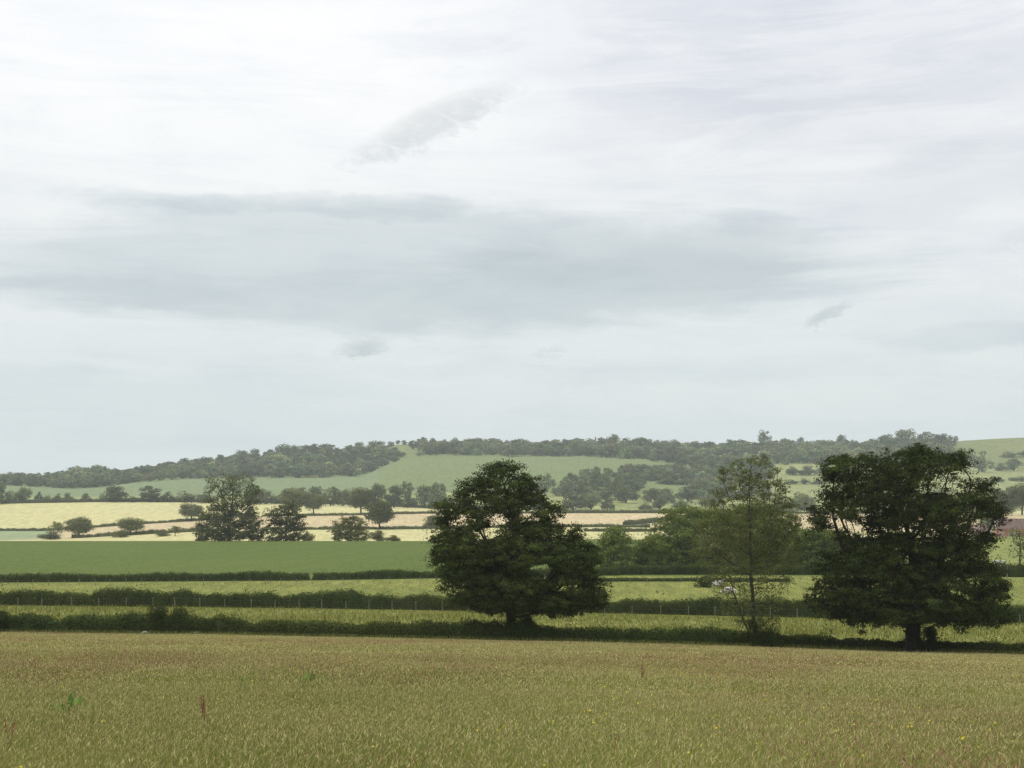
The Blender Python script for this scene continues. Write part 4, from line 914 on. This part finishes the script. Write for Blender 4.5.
# ------------------------------------------------------------------ meadow grass
def blades(name, label, X, Y, H, Wd, colr, bend, seed, heads=None):
    """three-sided grass blades leaning at random; colr (n,3)"""
    rng = np.random.default_rng(seed); n = len(X); Z = gz(X, Y)
    a = rng.uniform(0, 2*math.pi, n); lean = H*bend*np.abs(rng.normal(size=n))
    la = rng.normal(size=n)*1.4+.4
    dx, dy = np.cos(la)*lean, np.sin(la)*lean
    wx, wy = np.cos(a)*Wd/2, np.sin(a)*Wd/2
    b = np.stack([X, Y, Z-.02], 1)
    w = np.stack([wx, wy, wx*0], 1)
    m = b+np.stack([dx*.35, dy*.35, H*.55], 1); t = b+np.stack([dx, dy, H], 1)
    V = np.stack([b-w, b+w, m+w*.8, m-w*.8, t], 1).reshape(-1, 3)
    i = np.arange(n)[:, None]*5
    Fq = np.concatenate([i+np.array([[0, 1, 2, 3]])]); Ft = i+np.array([[3, 2, 4, 4]])
    me_V, cc = V, np.repeat(colr, 5, 0)
    # tips as triangles: give the last quad a fourth point beside the tip
    V2 = np.stack([b-w, b+w, m+w*.8, m-w*.8, t+w*.2, t-w*.2], 1).reshape(-1, 3); i = np.arange(n)[:, None]*6
    Fa = np.concatenate([i+np.array([[0, 1, 2, 3]]), i+np.array([[3, 2, 4, 5]])]); cc = np.repeat(colr, 6, 0)
    Vs, Fs, Cs = [V2], [Fa], [cc]; off = len(V2)
    if heads is not None:                            # seed heads: crossed slim kites on top of some stalks
        k, hl, hw, hc = heads; k = np.asarray(k)
        T = t[k]; d = np.stack([dx[k]+rng.normal(size=len(k))*.25*H[k], dy[k]+rng.normal(size=len(k))*.25*H[k], H[k]*.8], 1); d /= np.linalg.norm(d, axis=1, keepdims=True)
        for s in range(2):
            q = np.stack([np.cos(a[k]+s*1.57), np.sin(a[k]+s*1.57), 0*a[k]], 1)*hw[:, None]/2
            Q = np.stack([T-d*.02, T+d*hl[:, None]*.4+q, T+d*hl[:, None], T+d*hl[:, None]*.4-q], 1).reshape(-1, 3)
            Vs.append(Q); Fs.append(np.arange(len(Q)).reshape(-1, 4)+off); off += len(Q); Cs.append(np.repeat(hc, 4, 0))
    o = link(name, mesh(name, np.concatenate(Vs), np.concatenate(Fs), M['grass'], np.concatenate(Cs)))
    return tag(o, label, 'grass', kind='stuff')
PAL = np.array([(.30, .295, .080), (.232, .255, .056), (.165, .21, .040), (.115, .178, .028), (.325, .195, .125), (.46, .43, .21)])
def palette(X, Y, rng, green=0):
    n = len(X); p1 = fbm2(X*.22, Y*.10, 3); p2 = fbm2(X*.35+9, Y*.12, 8); p3 = fbm2(X*.9, Y*.5, 13)
    w = np.stack([.22+.14*p1, .25+0*p1, .25-.12*p1+.12*p3+green, .18-.13*p1+.18*p3+green, np.clip(.07+.22*p2-.04*p1, .005, 1), .10+.04*p3], 1)
    w = np.clip(w, .01, 1); w /= w.sum(1, keepdims=True); c = w.cumsum(1)
    k = (rng.uniform(size=(n, 1)) > c).sum(1).clip(0, 5)
    return PAL[k]*rng.uniform(.68, 1.5, (n, 1))
def scatter(y0, y1, dens, rng, px0=-120, px1=1144):
    a = (px1-px0)/F*(y1**2-y0**2)/2; n = int(a*dens)
    y = np.sqrt(rng.uniform(y0**2, y1**2, n)); px = rng.uniform(px0, px1, n); return (px-CX)/F*y, y
rg_ = np.random.default_rng(77)
dd = lambda px, py: on_row(px, py, 6, 110)
WEEDS = [(69, dd(69, 728), .26), (308, dd(308, 697), .5), (242, dd(242, 700), .35)]
for (y0, y1, dens, wd, hh, hf) in ((9, 30, 1100, .0042, .34, .26), (30, 58, 340, .008, .32, .27), (58, 133, 95, .019, .25, .27)):
    X, Y = scatter(y0, y1, dens, rg_, *((-520, 1544) if y0 < 30 else (-330, 1354) if y0 < 58 else (-160, 1184)))
    edge = np.interp(CX+F*X/Y, PXT, TD['B'])-.6; ok = Y < edge
    for wp, wD, wr in WEEDS: ok &= np.hypot(X-(wp-CX)/F*wD, (Y-wD+wr*.6)*.55) > wr*rg_.uniform(.6, 1, len(X))
    X, Y = X[ok], Y[ok]; n = len(X)
    tall = rg_.uniform(size=n) < hf
    H = hh*np.where(tall, rg_.uniform(.95, 1.35, n), rg_.uniform(.6, 1.05, n))*(1+.22*fbm2(X*.3, Y*.2, 21))*(1-.4*np.clip((Y-60)/60, 0, 1))
    C = palette(X, Y, rg_, .10*np.clip((30-Y)/16, 0, 1))*np.clip(.9+.42*fbm2(X*.12+4, Y*.045, 61), .55, 1.3)[:, None]
    near_edge = np.clip((Y-(edge[ok]-9))/9, 0, 1)[:, None]; C = C*(1-near_edge*.5)+np.array([.14, .175, .045])*near_edge*.5
    k = np.where(tall)[0]; nk = len(k)
    p2 = fbm2(X[k]*.35+9, Y[k]*.12, 8)+fbm2(X[k]*.9, Y[k]*.4, 31)*.4
    pink = (rg_.uniform(size=nk) < np.clip(.13+.42*p2, .03, .7))[:, None]
    hc = np.where(pink, np.array([.36, .21, .145]), np.array([.45, .41, .185]))*rg_.uniform(.6, 1.3, (nk, 1))
    blades('meadow_grass', 'tall straw and olive grass with reddish seed heads filling the meadow', X, Y, H, wd*rg_.uniform(.6, 1.3, n)*np.where(tall, .6, 1), C, .8, int(y0)+5,
           (k, rg_.uniform(.025, .07, nk)*(wd/.0042)**.25, wd*2.0*rg_.uniform(.6, 1.5, nk), hc))
# longer grass on the pasture strips and at the hedge feet
for k0, k1, nn, pal, lab in (('B', 'C', 60000, ((.19, .195, .043), (.13, .158, .034), (.27, .255, .072)), 'long yellow green grass on the pasture strip behind the nearest hedge'),
                             ('C', 'D', 45000, ((.185, .20, .044), (.135, .168, .035), (.255, .245, .072)), 'grazed grass tufts of the cattle pasture')):
    px = rg_.uniform(-150, 1180, nn); t = rg_.uniform(0, 1, nn)
    d0 = np.interp(px, PXT, TD[k0]); d1 = np.interp(px, PXT, TD[k1]); Y = d0+(d1-d0)*t; X = (px-CX)/F*Y
    C = np.array(pal)[rg_.integers(0, 3, nn)]*rg_.uniform(.75, 1.25, (nn, 1))
    hh = .34 if k0 == 'B' else .18
    blades('pasture_grass', lab, X, Y, hh*rg_.uniform(.4, 1.2, nn)*(1+.4*fbm2(X*.2, Y*.3, 5)), np.full(nn, .06)*rg_.uniform(.6, 1.4, nn), C, .4, 91)
nn = 16000; px = rg_.uniform(-150, 1180, nn); Y = np.interp(px, PXT, TD['B'])-.95-np.abs(rg_.normal(size=nn))*.7; X = (px-CX)/F*Y
C = np.array([(.17, .2, .05), (.28, .25, .09), (.12, .15, .04)])[rg_.integers(0, 3, nn)]*rg_.uniform(.75, 1.25, (nn, 1))
blades('hedge_bottom_grass', 'rank green grass along the foot of the nearest hedge', X, Y, .42*rg_.uniform(.4, 1.3, nn), np.full(nn, .035), C, .3, 92)
# buttercups
ny = 5200; X, Y = scatter(9.5, 60, 2, rg_); keep = (fbm2(X*.5, Y*.25, 44)+.35*rg_.normal(size=len(X))) > .42-.25*np.clip((24-Y)/8, 0, 1); X, Y = X[keep][:ny], Y[keep][:ny]
Zc = gz(X, Y)+rg_.uniform(.42, .62, len(X)); C = np.stack([X, Y, Zc], 1)
V, Fa = leaf_quads(C, rg_.normal(size=C.shape)*.6+np.array([0, -.6, 1]), np.full(len(C), .032), np.full(len(C), .03), rg_)
o = link('buttercups', mesh('buttercups', V, Fa, M['grass'], np.repeat(np.array([(.72, .56, .05)])*rg_.uniform(.75, 1.1, (len(C), 1)), 4, 0)))
tag(o, 'scattered tiny yellow buttercups among the meadow grass', 'flowers', kind='stuff')

def weed(label, px, D, n, L, col, seed, spread=.35, up=.45, wid=.2):
    """a broad-leaved clump rising from one root"""
    rng = np.random.default_rng(seed); root = link('weed', None, loc=gp(px, D)); tag(root, label, 'weed')
    Vs, Fs, k = [], [], 0
    for i in range(n):
        a = rng.uniform(0, 6.28); out = spread*rng.uniform(.2, 1); l = L*rng.uniform(.6, 1.1); wv = l*wid
        u = np.array([math.cos(a), math.sin(a), 0]); s = np.array([-math.sin(a), math.cos(a), 0])
        prof = [(0, .15), (.25, .8), (.55, 1), (.8, .7), (1, .08)]; b0 = u*rng.uniform(0, spread*.5)
        V = []
        for t, w in prof:
            c = b0+u*out*t**1.5+np.array([0, 0, up*rng.uniform(.9, 1.1)*l/L*(t*1.35-.45*t*t)])
            V += [c-s*wv*w/2+np.array([0, 0, .02*w]), c, c+s*wv*w/2+np.array([0, 0, .02*w])]
        for j in range(4):
            for q in (0, 1): Fs.append([k+j*3+q, k+j*3+q+1, k+j*3+q+4, k+j*3+q+3])
        Vs += V; k += len(V)
    t = np.repeat(np.array([col])*rng.uniform(.7, 1.3, (n, 1)), 15, 0)
    link('leaves', mesh('leaves', np.array(Vs), np.array(Fs), M['grass'], t, smooth=True), root)
    mb = MB()
    for i in range(3):
        a = rng.uniform(0, 6.28); mb.tube((0, 0, 0), (.15*math.cos(a), .15*math.sin(a), up*1.15), .006, .003, 5)
    mb.build('stalk', M['post'], root); return root
dd = lambda px, py: on_row(px, py, 6, 110)
weed('bright green broad leaved dock in the meadow at lower left', 69, dd(69, 728), 34, .5, (.15, .25, .045), 1, .42, .5)
weed('loose green leafy patch in the meadow left of the centre', 308, dd(308, 697), 20, .5, (.14, .20, .04), 2, .5, .6, .16)
weed('small green leaf tuft left of the loose patch', 242, dd(242, 700), 10, .4, (.15, .2, .045), 3, .3, .55, .16)
def sorrel(label, px, py, h, seed):
    rng = np.random.default_rng(seed); root = link('sorrel', None, loc=gp(px, dd(px, py))); tag(root, label, 'wildflower')
    mb = MB(); C = []
    for i in range(3):
        a = rng.uniform(0, 6.28); tip = np.array([.06*math.cos(a), .06*math.sin(a), h*.72*rng.uniform(.8, 1.05)]); mb.tube((0, 0, 0), tip, .006, .003, 5)
        for t in rng.uniform(.5, 1, 50): C.append(tip*t+rng.normal(size=3)*.018)
    mb.build('stem', M['bark'], root); C = np.array(C); n = len(C)
    V, Fa = leaf_quads(C, rng.normal(size=(n, 3)), np.full(n, .022), np.full(n, .018), rng)
    link('seed_spike', mesh('seed_spike', V, Fa, M['grass'], np.repeat(np.array([(.30, .115, .08)])*rng.uniform(.7, 1.3, (n, 1)), 4, 0)), root)
sorrel('red sorrel spike in the lower left quarter of the meadow', 205, 738, .85, 1)
sorrel('red sorrel spike in the mid right meadow, standing apart', 642, 690, .95, 2)
sorrel('small red sorrel at the far left bottom corner', 9, 757, .7, 3)
sorrel('pair of short red sorrel spikes at the bottom right of centre', 612, 768, .6, 4)

# ------------------------------------------------------------------ haze
def haze():
    m, nt, out = newmat('haze_air')
    v = nt.nodes.new('ShaderNodeVolumePrincipled')
    v.inputs['Color'].default_value = (.80, .89, .97, 1); v.inputs['Density'].default_value = 1.05e-4
    v.inputs['Density Attribute'].default_value = ''
    v.inputs['Anisotropy'].default_value = .2
    nt.links.new(v.outputs[0], out.inputs['Volume'])
    try: m.cycles.homogeneous_volume = True
    except Exception: pass
    mb = MB(); mb.box(-9000, 9000, -300, 5400, -60, 125); o = mb.build('haze', m)
    tag(o, 'thin pale blue haze lying over the valley and hills', 'haze', kind='stuff')
haze()

# ------------------------------------------------------------------ sky, sun, camera
W = bpy.data.worlds.new('World'); SC.world = W; W.use_nodes = True
nt = W.node_tree; nt.nodes.clear()
SUN_EL, SUN_AZ = math.radians(54), math.radians(-72)       # high, to the left, behind thin cloud
def mth(op, a, b=None, c=None, clamp=False):
    n = nt.nodes.new('ShaderNodeMath'); n.operation = op; n.use_clamp = clamp
    for i, v in enumerate((a, b, c)):
        if v is None: continue
        if isinstance(v, (int, float)): n.inputs[i].default_value = v
        else: nt.links.new(v, n.inputs[i])
    return n.outputs[0]
tc = nt.nodes.new('ShaderNodeTexCoord'); sx = nt.nodes.new('ShaderNodeSeparateXYZ'); nt.links.new(tc.outputs['Generated'], sx.inputs[0])
az = mth('ARCTAN2', sx.outputs[0], sx.outputs[1]); el = mth('ARCSINE', mth('MINIMUM', mth('MAXIMUM', sx.outputs[2], -1), 1))
def skyvec(kx, ky, ox=0.0, sk=0.0):
    cb = nt.nodes.new('ShaderNodeCombineXYZ')
    nt.links.new(mth('ADD', mth('MULTIPLY', az, kx), mth('ADD', mth('MULTIPLY', el, sk), ox)), cb.inputs[0]); nt.links.new(mth('MULTIPLY', el, ky), cb.inputs[1]); return cb.outputs[0]
def nz(kx, ky, scale, det=6, rough=.55, ox=0.0, sk=0.0, dist=.0):
    return noise(nt, skyvec(kx, ky, ox, sk), scale, det, rough, dist)
n_wide = nz(1, 4.5, 3.2, 7, .55, 1.3)
n_fine = nz(1, 3.0, 14, 7, .6, 4.1, .4, .4)
n_edge = nz(1, 3.6, 8, 9, .64, 7.7, .0, .9)
n_str = nz(1, 9, 4.5, 8, .62, 2.2, .8, .8)
def smooth(v, a, b):
    n = nt.nodes.new('ShaderNodeMapRange'); n.interpolation_type = 'SMOOTHSTEP'
    n.inputs['From Min'].default_value = a; n.inputs['From Max'].default_value = b; nt.links.new(v, n.inputs['Value']); return n.outputs[0]
n_w1 = nz(1, 2.2, 11, 7, .6, 11.3); n_w2 = nz(1, 2.2, 11, 7, .6, 17.9); n_wisp = nz(1, 1.8, 75, 8, .7, 5.5, .5, .6)
azw = mth('ADD', az, mth('MULTIPLY', mth('SUBTRACT', n_w1, .5), .075)); elw = mth('ADD', el, mth('MULTIPLY', mth('SUBTRACT', n_w2, .5), .034))
def blob(px, py, hx, hy, soft=.6, wob=.7, tilt=0.0, nsrc=None):
    small = hx < 80
    az, el = (azw, elw) if not small else (mth('ADD', globals()['az'], mth('MULTIPLY', mth('SUBTRACT', n_w1, .5), .03)), mth('ADD', globals()['el'], mth('MULTIPLY', mth('SUBTRACT', n_wisp, .5), .02)))
    if small: nsrc = n_wisp; wob = .95; hx *= 1.2; hy *= 1.25
    """soft cloud patch around one direction of the sky"""
    a0, e0 = (px-CX)/F, (HY-py)/F
    dx = mth('SUBTRACT', az, a0); dy = mth('SUBTRACT', mth('SUBTRACT', el, e0), mth('MULTIPLY', dx, tilt))
    d = mth('ADD', mth('POWER', mth('ABSOLUTE', mth('DIVIDE', dx, hx/F)), 2.0), mth('POWER', mth('ABSOLUTE', mth('DIVIDE', dy, hy/F)), 2.0))
    v = mth('ADD', mth('SUBTRACT', 1, d), mth('MULTIPLY', mth('SUBTRACT', nsrc or n_edge, .5), wob*2.6))
    return smooth(v, -.35, 1.25) if small else smooth(v, -.05, soft)
base = ramp_nodes(nt, mth('DIVIDE', el, math.pi/2), [(0, (.71, .77, .785)), (.045, (.765, .815, .825)), (.10, (.86, .89, .90)), (.16, (.93, .945, .96)), (.22, (.985, .995, 1.015)), (.5, (1.4, 1.4, 1.42)), (1, (1.8, 1.8, 1.84))])
c = base
def shade(col, mask, mul, amt=1.0):
    return mixrgb(nt, col, mixrgb(nt, col, mul, 1.0, 'MULTIPLY'), mth('MULTIPLY', mask, amt))
# bright veil at upper left, lavender streaks at upper right, long grey band, small wisps
c = mixrgb(nt, c, mixrgb(nt, c, (1.10, 1.09, 1.07), 1.0, 'MULTIPLY'), blob(230, 110, 420, 160, 1.0, .5, 0, n_wide))
c = shade(c, blob(800, 70, 420, 110, 1.0, .9, -.12, n_wide), (.90, .908, .93), .9)
c = shade(c, blob(700, 10, 300, 40, 1.0, .8, -.1), (.92, .925, .945), .8)
c = shade(c, blob(960, 195, 220, 45, .9, .5, .18), (.90, .91, .935), .8)
c = shade(c, blob(420, 270, 500, 72, .55, .5, 0, n_str), (.80, .835, .85), 1.0)
c = shade(c, blob(560, 285, 330, 42, .9, .7), (.92, .94, .95), .9)
c = shade(c, blob(290, 213, 230, 15, .8, .9), (.86, .885, .90), .9)
c = shade(c, blob(640, 262, 230, 42, .9, .6), (.92, .925, .93), .9)
c = shade(c, blob(95, 300, 240, 20, .9, .8), (.90, .915, .93), .8)
c = shade(c, blob(150, 395, 330, 24, .9, .8, 0, n_str), (.93, .95, .96), .8)
c = shade(c, blob(990, 347, 150, 17, .8, .5), (.88, .90, .92), .9)
c = shade(c, blob(560, 372, 420, 14, .9, .9), (.95, .96, .97), .8)
c = shade(c, blob(432, 132, 72, 17, .9, .6, .42), (.78, .80, .81), 1.0)
c = shade(c, blob(362, 350, 27, 8, .6, .5, .12), (.74, .775, .795), 1.0)
c = shade(c, blob(826, 321, 20, 7, .7, .6, .5), (.74, .77, .80), 1.0)
c = shade(c, blob(1010, 250, 34, 9, .7, .6, .3), (.91, .92, .935), .8)
c = shade(c, blob(545, 353, 16, 5, .7, .6, .2), (.88, .90, .91), 1.0)
c = shade(c, blob(200, 425, 300, 30, 1.0, .9), (.955, .965, .975), .8)
n_diag = nz(1, 7, 5.5, 8, .64, 9.2, -1.2, .7)
c = shade(c, mth('MULTIPLY', blob(790, 85, 460, 140, 1.0, .6, -.08, n_wide), smooth(n_diag, .42, .60)), (.89, .90, .925), .9)
c = shade(c, mth('MULTIPLY', blob(430, 268, 520, 85, 1.0, .4), smooth(n_diag, .46, .62)), (.94, .95, .955), .9)
# fine wispy modulation everywhere
c = shade(c, smooth(n_fine, .42, .75), (.93, .94, .96), .8)
c = shade(c, smooth(n_str, .44, .68), (.945, .955, .97), .85)
c = shade(c, smooth(n_wide, .45, .8), (.93, .94, .96), .6)
bgc = nt.nodes.new('ShaderNodeBackground'); nt.links.new(c, bgc.inputs[0]); bgc.inputs[1].default_value = 1.0
sk = nt.nodes.new('ShaderNodeTexSky'); sk.sky_type = 'NISHITA'; sk.sun_disc = False; sk.sun_elevation = SUN_EL; sk.sun_rotation = SUN_AZ
bgs = nt.nodes.new('ShaderNodeBackground'); nt.links.new(sk.outputs[0], bgs.inputs[0]); bgs.inputs[1].default_value = .1
mx = nt.nodes.new('ShaderNodeMixShader'); mx.inputs[0].default_value = .96
nt.links.new(bgs.outputs[0], mx.inputs[1]); nt.links.new(bgc.outputs[0], mx.inputs[2])
wo = nt.nodes.new('ShaderNodeOutputWorld'); nt.links.new(mx.outputs[0], wo.inputs[0])

sl = bpy.data.lights.new('sun', 'SUN'); sl.energy = 1.5; sl.angle = math.radians(11); sl.color = (1, .95, .87)
so = link('sun', sl)
from mathutils import Vector
sd = Vector((math.sin(SUN_AZ)*math.cos(SUN_EL), math.cos(SUN_AZ)*math.cos(SUN_EL), math.sin(SUN_EL)))
so.rotation_euler = sd.to_track_quat('Z', 'Y').to_euler(); so.location = (0, 0, 200)

cam = bpy.data.cameras.new('camera'); co = link('camera', cam, loc=(0, 0, 0)); co.rotation_euler = (math.radians(90), 0, 0)
cam.sensor_width = 36; cam.lens = 36*F/1024; cam.shift_y = (HY-384)/1024; cam.clip_start = .1; cam.clip_end = 30000
SC.camera = co
SC.view_settings.view_transform = 'Standard'; SC.view_settings.look = 'None'; SC.view_settings.exposure = 0; SC.view_settings.gamma = 1
SC.render.engine = 'CYCLES'
cy = SC.cycles
cy.max_bounces = 4; cy.diffuse_bounces = 2; cy.glossy_bounces = 1; cy.transmission_bounces = 3; cy.volume_bounces = 1; cy.transparent_max_bounces = 4
cy.use_denoising = True; cy.denoising_input_passes = 'RGB_ALBEDO_NORMAL'; cy.denoising_prefilter = 'NONE'
try: cy.denoiser = 'OPENIMAGEDENOISE'
except Exception: pass
cy.sample_clamp_indirect = 4
